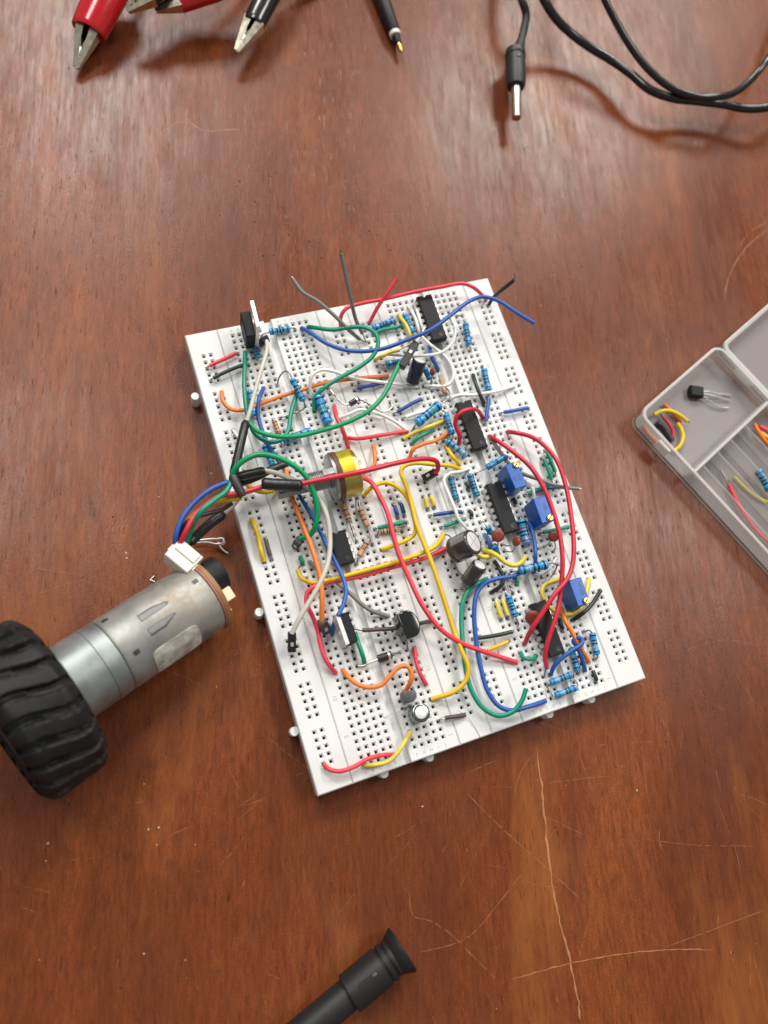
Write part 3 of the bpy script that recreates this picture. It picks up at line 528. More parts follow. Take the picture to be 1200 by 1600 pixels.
wire('inner red wire of the right pair, ending at the lowest chip corner', 'crimson', [(97.97,100.72,9.20),(98.30,97.77,12.50),(101.23,91.14,15.50),(104.86,83.04,17.50),(106.16,74.28,18.50),(106.50,65.50,18.50),(105.40,56.49,18.50),(103.44,48.60,18.50),(100.63,41.32,17.50),(95.87,32.36,16.50),(91.14,25.86,15.50),(87.54,20.39,13.50),(86.73,17.41,12.00),(86.62,14.82,11.00)], 'hn', r=.95, leads=[[(86.70,15.03,11.00),(85.98,13.94,10.50),(85.27,11.82,9.20)]])
wire('outer red wire of the right pair, ending left of the lowest chip', 'crimson', [(105.59,100.72,9.20),(107.35,98.42,12.50),(111.27,95.71,13.50),(114.49,91.34,14.50),(116.03,83.39,16.50),(115.20,72.76,17.50),(112.35,61.95,18.50),(108.64,51.69,19.50),(105.72,45.33,19.50),(101.87,40.99,19.50),(94.81,36.73,19.50),(88.37,31.63,17.50),(84.07,27.69,14.50),(82.73,24.52,9.20)], r=.95)
wire('grey wire passing behind the upper trimmer and out past the right edge', 'grey', [(97.97,100.72,9.20),(97.86,95.67,11.50),(99.15,91.43,11.50),(100.97,86.56,11.50),(103.72,82.38,12.50),(108.89,78.37,13.50),(113.94,74.14,14.50),(121.01,70.92,15.50)], 'ht', tip=.6)
wire('left one of two teal wires standing on the right rail', 'teal', [(114.90,87.34,9.20),(114.90,77.18,9.20)], h=2, r=.9)
wire('right one of two teal wires standing on the right rail', 'teal', [(117.44,89.88,9.20),(117.44,79.72,9.20)], h=2, r=.9)
wire('short teal wire behind the upper two trimmers', 'teal', [(103.05,75.32,9.20),(114.90,77.18,9.20)], h=1.8)
wire('short blue wire behind the inner red wire near the trimmers', 'navy', [(105.59,75.32,9.20),(117.44,74.64,9.20)], h=1.8)
wire('short white wire between the two upper trimmers', 'white', [(105.59,80.40,9.20),(105.87,76.20,11.00),(105.59,72.78,9.20)], r=.7)
wire('very short black wire under the upper trimmer', 'black', [(97.97,75.32,9.20),(97.97,72.78,9.20)], h=1.6)
wire('short teal wire under the brown disc on the right', 'teal', [(103.05,60.08,9.20),(114.90,59.40,9.20)], h=1.8)
wire('short teal wire under the horizontal big resistor', 'teal', [(87.81,47.38,9.20),(87.81,44.84,9.20)], h=1.4)
wire('thin white wire below the horizontal resistor by the right pair', 'white', [(97.97,44.84,9.20),(101.91,47.28,10.90),(105.59,49.92,9.20)], r=.55)


# ================================================================== COMPONENTS
def snap(x, y):
    b = 0 if x < 61 else 61
    c = min([b+q for q in colsM+[4.45, 6.99, 53.9, 56.44]], key=lambda q: abs(q-x))
    rr = rowsM if (c-b) in colsM else rowsR
    return c, min(rr, key=lambda q: abs(q-y))
def drop(p, d, out=1.1):
    """lead from a body end p along d and down into the nearest hole"""
    p = Vector(p); d = Vector((d[0], d[1], 0)); d = d.normalized() if d.length > 1e-3 else Vector((1, 0, 0))
    q = p+d*out*1.2; hx, hy = snap(q.x, q.y); h = Vector((hx, hy, 0))
    return [p-d*.5, p+d*out*.6, Vector((hx, hy, max(T+.6, p.z-.8))), Vector((hx, hy, T-2.4))]
BANDC = dict(k=(.012, .012, .014), n=(.09, .025, .012), r=(.33, .02, .02), v=(.09, .03, .16), g=(.02, .24, .05), d=(.50, .30, .07), o=(.75, .18, .02), s=(.35, .36, .36), b=(.01, .05, .25), w=(.7, .7, .68))
def bandm(c): return mat('band_'+c, BANDC[c], .3)
M_rblue = mat('resistor_blue', (.028, .31, .62), .26, vary=.08, vscale=300, coat=.15)
M_rdeep = mat('resistor_teal', (.014, .24, .45), .26, vary=.08, vscale=300, coat=.15)
M_rtan = mat('resistor_tan', (.50, .29, .16), .4, vary=.12, vscale=400)
RC = {}
def rbody(R, L, bands, base):
    key = (R, L, bands, base.name)
    if key in RC: return RC[key]
    n = len(bands); R2 = R*.86; mats = [base]+[bandm(c) for c in dict.fromkeys(bands)]; ix = {c: i+1 for i, c in enumerate(dict.fromkeys(bands))}
    prof = [(.25, 0), (R*.55, .05), (R*.88, .22), (R, .55)]; mi = [0, 0, 0]
    e = L*.21
    if True:   # first band on the bulb
        prof += [(R, e*.55)]; mi += [0]; prof += [(R, e*.55+R*.42)]; mi += [ix[bands[0]]]
    prof += [(R2, e+.25)]; mi += [0]
    z0 = e+.45; span = L-2*z0; inner = bands[1:-1]; bw = min(R*.5, span/(2*len(inner)+1)); gap = (span-bw*len(inner))/(len(inner)+1); z = z0
    for c in inner:
        z += gap; prof += [(R2, z)]; mi += [0]; prof += [(R2+.01, z+bw)]; mi += [ix[c]]; z += bw
    prof += [(R2, L-e-.25)]; mi += [0]
    prof += [(R, L-e*.55-R*.42)]; mi += [0]; prof += [(R, L-e*.55)]; mi += [ix[bands[-1]]]
    prof += [(R, L-.55), (R*.88, L-.22), (R*.55, L-.05), (.25, L)]; mi += [0, 0, 0, 0]
    RC[key] = MB().lathe(prof, 14, mi).mesh('body', mats, 50); return RC[key]
def resistor(label, p, R=1.2, bands='kkkkn', base=None, l0=None, l1=None, group='blue resistors on the breadboards'):
    base = base or M_rblue
    a, b = Vector(p[0]), Vector(p[1]); M = frame(a, b); t = thing('resistor', label, 'resistor', group=group, loc=a)
    L = round((b-a).length*2)/2; c = (a+b)/2; d = (b-a).normalized(); a2 = c-d*L/2; b2 = c+d*L/2
    Ml = frame(a2, b2); Ml.translation = a2-a
    link('body', rbody(R, L, bands, base), t, M=Ml)
    for pp, q, s in ((l0, a2, -1), (l1, b2, 1)):
        if pp == 0: continue
        path = drop(q, d*s) if pp is None else [q-d*s*.4]+[Vector(v) for v in pp]
        if pp is not None: path.append(Vector((path[-1].x, path[-1].y, T-2.4))) if path[-1].z < T+2 else None
        part('lead', MB().tube(catmull(path, 4), .29, 6), M_lead, t, a, 60)
    return t
SM, BG = 1.22, 1.85
resistor('small blue resistor along the top edge of the left board', [(29.72,159.36,10.30),(37.50,159.30,10.30)], SM)
resistor('small blue resistor hidden behind the upright transistor at top left', [(23.03,156.95,10.50),(23.01,150.04,10.10)], SM)
resistor('small blue resistor half covered by the cream wire at upper left', [(16.43,138.29,10.10),(15.58,128.57,10.10)], SM)
resistor('blue resistor raised on bent leads over the orange wire', [(31.69,137.95,13.50),(33.60,129.49,12.00)], SM, 'kkknk', None, [(31.33,140.10,14.00),(30.32,141.37,13.50),(28.16,140.81,11.50),(26.81,138.82,9.20)], [(33.91,128.61,11.00),(33.30,127.19,10.50),(30.07,126.53,9.70),(24.27,126.12,9.20)], )
resistor('fat blue resistor standing upright in picture above the potentiometer', [(39.33,130.63,11.10),(39.92,119.18,11.10)], BG, 'kbgkb')
resistor('fat blue resistor lying under the green sweep', [(22.25,117.07,10.90),(33.38,118.08,10.90)], 1.5, 'kbgkb')
resistor('small blue resistor under the long blue wire left of the heat shrink', [(15.78,116.98,10.20),(16.54,109.16,10.20)], SM, 'kkkkb')
resistor('small blue resistor at the top left of the right board', [(67.91,152.72,10.40),(76.72,154.18,10.40)], SM, 'bkkkb')
resistor('small blue resistor under the curved yellow wire at the top', [(82.08,155.93,10.30),(82.93,147.59,10.30)], SM, 'bkkkb')
resistor('blue resistor partly covered by the black plug', [(67.95,137.32,10.50),(75.57,136.96,10.50)], SM, 'kkkkb', M_rdeep)
resistor('short looking blue resistor leaning right of the navy capacitor', [(80.65,131.24,13.50),(82.74,127.19,11.00)], SM, 'bkkkb', M_rdeep)
resistor('blue resistor right of the upper long chip', [(104.42,146.99,10.70),(102.65,137.75,10.70)], SM, 'bkkkk', None, [(104.41,147.95,11.00),(104.22,150.01,10.50),(103.05,151.52,9.20)])
resistor('blue resistor near the right rail beside the dark green wire', [(104.98,127.01,10.50),(103.64,117.70,10.50)], SM, 'bkkkk')
resistor('fat blue resistor tilted above the second chip', [(82.00,116.11,12.70),(71.19,111.13,12.10)], BG, 'kgbkb', None, [(84.10,116.77,12.50),(86.98,118.16,11.50),(88.36,120.46,10.50),(87.81,123.58,9.20)], [(69.74,110.18,11.50),(68.82,109.03,10.50),(70.86,110.69,9.70)])
resistor('blue resistor along the left side of the second chip', [(83.75,112.74,10.50),(83.59,104.34,10.50)], SM, 'bnkkb')
resistor('blue resistor slanting off the lower left of the second chip', [(80.50,102.42,10.70),(85.48,95.47,10.70)], SM, 'kksks')
resistor('plain blue resistor lying left of the upper trimmer', [(91.39,88.65,11.10),(100.08,90.78,11.90)], SM, 'bkb', M_rdeep, [(90.20,88.41,10.50),(88.54,88.29,9.90),(85.27,88.02,9.20)])
resistor('left one of two upright blue resistors beside the white loop', [(77.32,88.99,10.30),(76.41,80.16,10.30)], SM, 'kkkkk', M_rdeep)
resistor('right one of two upright blue resistors beside the white loop', [(84.70,88.10,10.30),(84.52,79.27,10.30)], SM, 'kkkkk', M_rdeep)
resistor('fat blue resistor below the right end of the third chip', [(96.92,66.59,11.30),(95.83,57.22,11.30)], BG, 'krkkr')
resistor('fat blue resistor lying across the long blue wire', [(88.75,48.95,12.50),(99.58,48.19,12.90)], 1.7, 'kskkk', None, [(87.05,49.31,12.00),(85.53,49.14,10.50),(83.90,45.47,9.70),(85.27,42.30,9.20)], [(101.62,48.10,12.90),(103.09,46.81,12.50),(100.77,44.05,10.50),(97.97,42.30,9.20)])
resistor('blue resistor right of the short yellow pair', [(82.47,41.91,10.50),(82.47,34.14,10.50)], SM, 'bkkkk', None, [(82.06,43.45,10.50),(82.73,44.84,9.20)])
resistor('rightmost blue resistor at the lower right', [(107.62,20.97,10.50),(106.27,12.95,10.50)], SM, 'kkksk', None, [(106.96,21.88,10.50),(105.59,21.98,9.20)])
resistor('blue resistor under the twisted blue wire', [(98.06,18.50,10.40),(97.30,9.97,10.40)], SM, 'kskkk')
resistor('upper one of two blue resistors lying near the bottom edge', [(85.95,9.43,10.40),(94.62,9.66,10.40)], SM, 'bskkb')
resistor('lowest blue resistor on the board, nearest the bottom edge', [(86.09,4.89,10.40),(94.74,5.08,10.40)], SM, 'bskkb')
resistor('small blue resistor on end left of the brown disc', [(83.10,67.27,12.50),(84.18,64.70,11.00)], SM, 'bkkkb', M_rdeep)
resistor('small blue resistor on end under the brown disc', [(82.97,60.23,12.50),(84.27,58.45,10.50)], SM, 'bkkb', M_rblue)
GT = 'striped tan resistors on the breadboards'
resistor('tan striped resistor left of the fat blue one under the green sweep', [(21.65,125.34,10.10),(22.13,119.68,10.10)], .95, 'nnorn', M_rtan, group=GT)
resistor('pale tan resistor above the second chip', [(86.69,126.98,10.70),(86.25,120.59,10.70)], .95, 'ddndn', M_rtan, group=GT)
resistor('tan striped resistor just below the potentiometer', [(36.26,89.43,10.10),(36.40,82.40,10.10)], 1.05, 'okonk', M_rtan, [(36.49,90.86,10.00),(36.97,93.10,9.20)], [(36.65,80.05,9.70),(36.73,77.22,9.50),(36.97,75.32,9.20)], group=GT)
resistor('tan striped resistor right of the one below the potentiometer', [(41.38,86.12,10.10),(41.99,79.19,10.10)], 1.05, 'knokd', M_rtan, [(41.69,87.77,10.00),(42.39,91.17,9.50),(42.05,93.10,9.20)], [(42.10,77.12,9.70),(41.88,74.13,9.50),(42.05,72.78,9.20)], group=GT)
resistor('tan striped resistor under the short teal wire', [(46.01,76.17,10.10),(51.81,75.55,10.10)], 1.05, 'kknon', M_rtan, group=GT)
resistor('tan striped resistor tilted right of the eight pin chip', [(40.07,73.99,10.10),(35.94,69.95,10.10)], 1.05, 'knkod', M_rtan, group=GT)

# chips
def pin_mesh():
    mb = MB(); mb.box((.55, 0, 1.9), (1.15, 1.45, .3), .06); mb.box((1.0, 0, 1.0), (.3, 1.45, 1.9), .06); mb.box((1.0, 0, -1.0), (.28, .55, 2.4))
    return mb.mesh('pin', M_tin, 40)
PINM = pin_mesh(); CH = {}
def chip(label, c, n, lift=0.3):
    half = n//2; Lb = half*P+1.5
    cx = 30.54+(61 if c[0] > 61 else 0); r0 = min(rowsM, key=lambda q: abs(q-(c[1]-(half-1)*P/2))); cy = r0+(half-1)*P/2
    t = thing('chip', label, 'chip', (cx, cy, T+lift), 'black chips on the breadboards')
    if n not in CH:
        mb = MB(); w2 = 3.0; pol = [(-w2, -Lb/2), (w2, -Lb/2), (w2, Lb/2)]
        pol += [(.75*math.cos(a), Lb/2-.75*math.sin(a)) for a in [math.pi*k/8 for k in range(9)]]+[(-w2, Lb/2)]
        mb.prism(pol, 2.1, 3.6, .25); mb.prism([(x*.985, y*.995) for x, y in pol], .5, 2.098)
        mb.lathe([(.0, 3.604), (.75, 3.604), (.8, 3.612), (.95, 3.606)], 16, 1, Matrix.Translation((1.2, -Lb/2+2.0, 0)), cap=False)
        CH[n] = mb.mesh('body', [M_black, M_mark], 30)
    link('body', CH[n], t)
    for k in range(half):
        y = -(half-1)*P/2+k*P
        link('pin', PINM, t, M=Matrix.Translation((2.81, y, 0)))
        link('pin', PINM, t, M=Matrix.Translation((-2.81, y, 0)) @ Matrix.Rotation(math.pi, 4, 'Z'))
chip('long black chip nearest the top edge of the right board', [(90.70,151.65,12.50)][0], 14)
chip('long black chip with a red wire hooped over it', [(89.67,106.97,12.50)][0], 14)
chip('long black chip beside the upper blue trimmer', [(90.00,73.32,12.50)][0], 14)
chip('lowest long black chip, crossed by two red wires', [(90.10,26.87,12.50)][0], 14)
chip('short eight pin black chip on the left board', [(30.96,74.46,12.50)][0], 8)

# upright power transistors
def power_transistor(label, cxy, rot, tab_top, tab_side, body_h=9.0, z=1.6, tm=None):
    t = thing('power_transistor', label, 'transistor', (cxy[0], cxy[1], T), 'upright power transistors', M=Matrix.Translation((cxy[0], cxy[1], T)) @ Matrix.Rotation(rot, 4, 'Z'))
    s = tab_side
    mb = MB(); mb.box((0, 0, z+body_h/2), (3.3, 10.0, body_h), .3); part('body', mb, M_black, t)
    th = MB(); hole = 1.9; zc = tab_top-3.1; w = 5.05; x0, x1 = s*1.68, s*2.95
    N = 20; ring = [(hole*math.cos(2*math.pi*k/N), zc+hole*math.sin(2*math.pi*k/N)) for k in range(N)]
    def edge(y, zz):     # the point on the plate's outline in the direction of the hole rim point
        dy, dz = y, zz-zc; f = 1e9
        if abs(dy) > 1e-6: f = min(f, w/abs(dy))
        if dz > 1e-6: f = min(f, (tab_top-zc)/dz)
        if dz < -1e-6: f = min(f, (zc-(z+.4))/-dz)
        return (dy*f, zc+dz*f)
    out = [edge(*p) for p in ring]; 
    vs = [(x, *p) for x in (x0, x1) for p in ring]+[(x, *p) for x in (x0, x1) for p in out]; fs = []
    for k in range(N):
        k2 = (k+1) % N
        fs += [(k, k2, 2*N+k2, 2*N+k), (N+k, 3*N+k, 3*N+k2, N+k2), (k, N+k, N+k2, k2), (2*N+k, 2*N+k2, 3*N+k2, 3*N+k)]
    for cy2 in (-w, w):
        for cz in (z+.4, tab_top):
            ks = sorted(range(N), key=lambda k: (out[k][0]-cy2)**2+(out[k][1]-cz)**2)[:2]
            b = len(vs); vs += [(x0, cy2, cz), (x1, cy2, cz)]
            fs += [(2*N+ks[0], 2*N+ks[1], b), (3*N+ks[0], b+1, 3*N+ks[1]), (2*N+ks[0], b, b+1, 3*N+ks[0]), (2*N+ks[1], 3*N+ks[1], b+1, b)]
    bm2 = bmesh.new(); bv = [bm2.verts.new(v) for v in vs]
    for f in fs:
        if len(set(f)) == len(f): 
            try: bm2.faces.new([bv[i] for i in f])
            except ValueError: pass
    bmesh.ops.recalc_face_normals(bm2, faces=bm2.faces[:]); th.bm(bm2)
    part('heat_tab', th, tm or M_silver, t, angle=30)
    for k in (-1, 0, 1): part('lead', MB().box((0, k*P, z/2-1.2), (.5, .8 if 0 else .7, z+2.4)), M_tin, t)
M_tab = mat('tab_plate', (.80, .79, .75), .42, .6, vary=.06)
q1 = [(22.04,155.06,10.00),(20.29,155.39,25.50)]
power_transistor('black power transistor standing at the top left with its tall pale metal tab', (q1[0][0]-.6, q1[0][1]+4.4), math.radians(-3), 17.0, 1, tm=M_tab)
q2 = [(23.45,46.74,19.10)]
power_transistor('black power transistor standing low on the left board by the blue wire', (q2[0][0], q2[0][1]), math.radians(2), 11.6, -1, 8.2, tm=M_tab)

# other transistors
def dshape(r, flat, n=18):
    a0 = math.acos(flat/r); return [(r*math.cos(a0+(2*math.pi-2*a0)*k/(n-1)), r*math.sin(a0+(2*math.pi-2*a0)*k/(n-1))) for k in range(n)]
p = [(42.51,42.01,11.50)][0]
t = thing('black_transistor', 'big glossy black half round transistor standing on one long lead', 'transistor', M=Matrix.Translation((p[0], p[1], T)) @ Matrix.Rotation(math.radians(186), 4, 'Z'))
mb = MB(); mb.prism([(2.4, -4.4), (2.4, 4.4), (-.6, 4.6)]+[(-.6-3.2*math.sin(math.pi*k/12), 4.6*math.cos(math.pi*k/12)) for k in range(1, 12)]+[(-.6, -4.6)], 3.0, 11.2, .5, seg=3); part('body', mb, M_glossblack, t, angle=40)
Mi = t.matrix_world.inverted(); Mi = (Matrix.Rotation(math.radians(-186), 4, 'Z') @ Matrix.Translation((-p[0], -p[1], -T)))
lp = [Mi @ Vector(v) for v in [(42.26,38.58,12.50),(42.23,36.79,11.00),(42.05,34.68,9.20)]]; part('lead', MB().tube(lp, .32, 6), M_lead, t)
for yy in (-1.5, 1.5): part('lead', MB().tube([(1, yy, 3.5), (1.3, yy, -2.4)], .3, 6), M_lead, t)
p = [(36.76,20.47,11.50)][0]
t = thing('small_transistor', 'small grey half round transistor touching the end of the orange wire', 'transistor', M=Matrix.Translation((p[0], p[1], T)) @ Matrix.Rotation(math.radians(80), 4, 'Z'))
M_greyepoxy = mat('grey_epoxy', (.075, .08, .09), .4, vary=.15)
mb = MB(); mb.prism(dshape(2.35, 1.5), 1.6, 6.2, .25, seg=2); part('body', mb, M_greyepoxy, t)
for k in (-1, 0, 1): part('lead', MB().tube([(0, k*1.2, 1.8), (0, k*1.27*1.2, .8), (k*.1, k*2.54, -2.4)], .25, 6), M_lead, t)

# capacitors
def electrolytic(label, p0, p1, R, sleeve, top=None, cross=False, leads=(), stripe=True, tr=.80):
    a, b = Vector(p0), Vector(p1); L = (b-a).length; M = frame(a, b, (0, 1, 0)); t = thing('capacitor', label, 'capacitor', loc=a, group='can capacitors on the breadboards')
    Ml = M.copy(); Ml.translation = (0, 0, 0); 
    mb = MB(); mb.lathe([(R*.8, 0), (R*.93, .1), (R, .5), (R, 1.2), (R*.955, 1.6), (R*.955, 1.9), (R, 2.3), (R, L-.55), (R*.97, L-.2), (R*.88, L), (R*tr, L+.02)], 26, 0); part('sleeve', mb, sleeve, t, M=Ml, angle=50)
    mb = MB(); mb.lathe([(R*tr, L-.3), (R*tr, L-.02), (R*tr*.95, L+.035), (0, L+.05)], 24, 0, cap=False); tp = part('can_top', mb, top or M_canwhite, t, M=Ml, angle=30)
    if cross:
        g = MB()
        for q in (0, math.pi/2): g.box((0, 0, L+.052), (R*1.4, .16, .02), 0, M=Matrix.Rotation(q+.5, 4, 'Z'))
        part('vent_groove', g, M_stripe, tp)
    if stripe:
        st = MB(); vs = []; fs = []
        for i, zz in enumerate((2.4, L-.6)):
            for k in range(5): an = 2.2+.18*k; vs.append(((R+.015)*math.cos(an), (R+.015)*math.sin(an), zz))
        for k in range(4): fs.append((k, k+1, 5+k+1, 5+k))
        st.add(vs, fs); part('polarity_stripe', st, M_stripe, t, M=Ml)
    for pp in leads: part('lead', MB().tube(catmull([Vector(v)-a for v in pp], 4), .29, 6), M_lead, t)
    return t
electrolytic('biggest black can capacitor, tilted with its pale cross scored top facing up', [(67.87,62.01,13.50)][0], [(73.22,62.14,20.70)][0], 4.6, M_sleeve, cross=True,
             leads=[[(68.13,64.64,15.00),(68.52,67.48,13.00),(67.99,69.56,9.20)], [(66.23,62.23,13.50),(65.21,62.56,11.50),(65.45,61.94,9.20)]])
electrolytic('slim black can capacitor leaning below the biggest one', [(69.49,50.66,11.50)][0], [(73.58,54.30,18.10)][0], 2.75, M_sleeve,
             leads=[[(68.93,52.01,12.50),(67.80,55.04,11.00),(67.99,59.40,9.20)], [(69.45,50.32,12.00),(67.28,49.15,10.50),(65.45,49.24,9.20)]])
electrolytic('dark blue can capacitor leaning beside the black plug', [(75.14,127.35,11.50)][0], [(78.31,132.45,18.30)][0], 2.65, M_sleevenavy,
             leads=[[(76.92,128.01,11.50),(77.71,126.97,10.00),(77.65,126.12,9.20)]])
M_foil = mat('small_can', (.22, .26, .26), .22, 1.0, vary=.2, vscale=300)
pp_ = [(37.89,13.94,10.70)][0]; 
electrolytic('small silver can capacitor seen from above near the bottom', pp_, (pp_[0]+.25, pp_[1]+.2, pp_[2]+5.5), 3.1, M_foil, top=M_canwhite, stripe=False, tr=.64,
             leads=[[(37.37,16.26,10.50),(36.60,16.97,10.00),(34.43,16.90,9.20)], [(39.38,12.19,10.50),(39.51,11.82,9.20)]])
def disc_cap(label, c, R, nrm, l0, l1, th=1.5):
    c = Vector(c); t = thing('disc_capacitor', label, 'capacitor', loc=c, group='brown disc capacitors')
    n = Vector(nrm).normalized(); M = frame(c-n*th/2, c+n*th/2); Ml = M.copy(); Ml.translation = M.translation-c
    part('body', MB().lathe([(R*.45, 0), (R*.85, .15), (R, th*.35), (R, th*.65), (R*.85, th-.15), (R*.45, th)], 18), M_ceramic, t, M=Ml, angle=70)
    for pp in (l0, l1):
        if pp: part('lead', MB().tube(catmull([Vector(v)-c for v in pp], 4), .24, 6), M_lead, t)
disc_cap('brown disc capacitor facing up beside the biggest can', [(84.77,62.68,15.00)][0], 2.3, (-.35, -.25, 1), [(83.84,62.14,13.50),(83.19,61.90,11.50),(82.73,62.62,9.20)], [(84.73,61.17,13.50),(84.99,59.94,11.50),(85.27,60.08,9.20)])
disc_cap('small brown disc capacitor seen edge on with two curved leads', [(91.31,59.10,13.50)][0], 1.75, (-.75, .25, .45), [(90.81,58.78,12.50),(88.82,58.62,11.50),(87.81,60.08,9.20)], [(91.01,57.99,12.50),(89.43,56.39,11.00),(87.81,57.54,9.20)])
disc_cap('brown disc capacitor behind the inner red wire', [(105.56,57.12,13.50)][0], 2.0, (-.3, -.3, .9), [(104.25,56.04,12.50),(103.17,55.01,11.00),(100.51,55.00,9.20)], [(105.67,55.64,12.50),(106.23,53.55,10.50),(105.59,52.46,9.20)])
disc_cap('brown disc capacitor against the side of the lowest chip', [(86.88,32.04,13.70)][0], 2.6, (-.35, -.4, .8), [(85.64,31.46,12.50),(84.97,31.53,10.50),(85.27,32.14,9.20)], [(87.62,30.34,11.50),(87.81,29.60,9.20)])
disc_cap('tiny brown disc capacitor right of the navy can', [(83.91,129.40,12.50)][0], 1.5, (-.8, .2, .4), [(83.46,128.13,11.50),(82.73,126.12,9.20)], None, 1.3)

# trimmers
def trimmer(label, c, screw, rot=0.0, txt=None, tilt=0):
    t = thing('trimmer', label, 'trimmer', group='blue trimmer potentiometers', M=Matrix.Translation((c[0], c[1], T)) @ Matrix.Rotation(rot, 4, 'Z') @ Matrix.Rotation(tilt, 4, 'X'))
    part('body', MB().box((0, 0, 5.6), (4.9, 9.5, 9.6), .22), M_trim, t)
    mb = MB(); mb.box((0, 0, .45), (4.2, 8.8, .7)); part('base', mb, M_trim, t)
    z = 10.4; sx, sy = screw
    mb = MB(); mb.lathe([(1.15, z-.3), (1.15, z+.65), (1.0, z+.85), (.1, z+.86)], 16); sc = part('screw', mb, M_brass, t, M=Matrix.Translation((sx, sy, 0)))
    part('slot', MB().box((0, 0, z+.87), (1.9, .4, .06), M=Matrix.Rotation(.7, 4, 'Z')), M_mark, sc)
    if txt:
        mb = MB(); 
        for i, s2 in enumerate(txt): mb.add(*text_mb(s2, 1.9, .01, Matrix.Translation((.7-1.9*i, .9*(-1 if sy > 0 else 1), z+.02)) @ Matrix.Rotation(-math.pi/2, 4, 'Z')))
        part('print', mb, M_trimprint, t, angle=180)
    for k in (-1, 0, 1): part('pin', MB().box((0, k*P, -.9), (.5, .5, 3)), M_tin, t)
c1 = [(95.51,85.41,18.90),(100.06,76.98,18.90),(94.33,76.75,18.90)]; c2 = [(100.58,71.14,18.90),(105.80,71.25,18.90),(105.44,62.71,18.90),(100.23,61.93,18.90)]; c3 = [(102.01,39.43,18.90),(106.54,39.55,18.90),(107.03,30.72,18.90),(102.59,31.09,18.90)]
mid = lambda a, b: ((a[0]+b[0])/2, (a[1]+b[1])/2)
trimmer('upper blue trimmer beside the third chip, brass screw at its far end', mid(c1[0], c1[1]), (1.3, 3.6), .04, ['103', 'W'])
trimmer('middle blue trimmer under the inner red wire', mid(c2[1], c2[3]), (1.0, -3.5), -.02, ['10K', ''])
trimmer('lowest blue trimmer ringed by a yellow wire', mid(c3[1], c3[3]), (1.0, -3.6), -.03, ['W103', ''])

# diodes
def diode(label, p, R, m, l0, l1, ring):
    a, b = Vector(p[0]), Vector(p[1]); L = (b-a).length; t = thing('diode', label, 'diode', loc=a); Ml = frame(a, b); Ml.translation = (0, 0, 0)
    bd = part('body', MB().lathe([(R*.6, 0), (R, .2), (R, L-.2), (R*.6, L)], 16), m, t, M=Ml, angle=50)
    part('cathode_band', MB().lathe([(R+.015, L-1.5), (R+.015, L-.7)], 16, cap=False), M_silver if ring else M_black, t, M=Ml)
    for pp in (l0, l1): part('lead', MB().tube(catmull([Vector(v)-a for v in pp], 4), .36 if R > 1 else .25, 6), M_lead, t)
diode('black diode with a silver band below the glossy transistor', [(31.09,34.74,10.50),(36.11,34.73,10.50)], 1.4, M_diode, [(31.29,34.67,10.50),(28.37,34.52,10.10),(26.11,34.20,9.50),(24.27,34.68,9.20)], [(35.90,34.80,10.50),(37.61,34.78,10.00),(39.51,34.68,9.20)], True)
diode('small dark glass diode on long curved leads above the potentiometer', [(49.52,124.40,11.50),(53.65,125.76,11.50)], 1.1, M_glass, [(49.83,124.59,11.50),(47.84,125.04,11.00),(46.22,128.25,10.50),(44.59,133.74,9.20)], [(53.35,125.57,11.50),(55.41,124.30,11.50),(58.70,120.36,11.00),(61.87,119.05,10.50),(65.04,120.49,9.70),(65.45,122.90,9.20)], True)

# sockets on wire ends
def socket(label, p0, p1, w=2.5, pin=None, name='wire_plug', holes=True, m=None):
    a, b = Vector(p0), Vector(p1); L = (b-a).length; t = thing(name, label, 'connector', loc=a, group='black wire end plugs'); Ml = frame(a, b); Ml.translation = (0, 0, 0)
    mb = MB(); mb.box((0, 0, L/2), (w, w, L), .18); part('housing', mb, m or M_dupont, t, M=Ml)
    if holes:
        for sd in (1, -1): part('latch', MB().box((0, sd*(w/2+.01), L*.58), (1.0, .12, 1.3), .03), M_tin, t, M=Ml)
    if pin: part('pin', MB().tube([Vector(v)-a for v in pin], .38, 6), M_tin, t)
socket('black plug on the green wire with a bare pin pointing at the upper chip', [(70.89,131.63,17.50)][0], [(79.54,139.84,17.50)][0], 2.7, [(78.81,139.19,17.50),(82.18,142.24,17.50),(85.01,145.18,17.50)])
socket('black socket standing at the top left with the cream wire in it', [(26.64,154.41,15.00)][0], [(26.08,156.54,9.10)][0], 2.6)
socket('dark socket at the end of the crimson wire near the middle', [(71.68,91.30,13.50)][0], [(67.35,90.82,10.30)][0], 2.6)
socket('dark socket under the tip of the bright green arch', [(16.89,79.77,15.00)][0], [(16.38,79.38,9.30)][0], 2.6)
socket('long black socket standing on the left rail under the cream wire', [(6.07,51.04,14.00)][0], [(4.60,45.36,11.50)][0], 2.6)
M_greyd = mat('connector_grey', (.06, .058, .06), .5)
socket('grey socket at the end of the long orange wire', [(16.37,51.70,15.00)][0], [(17.23,48.06,11.50)][0], 2.9, m=M_greyd)

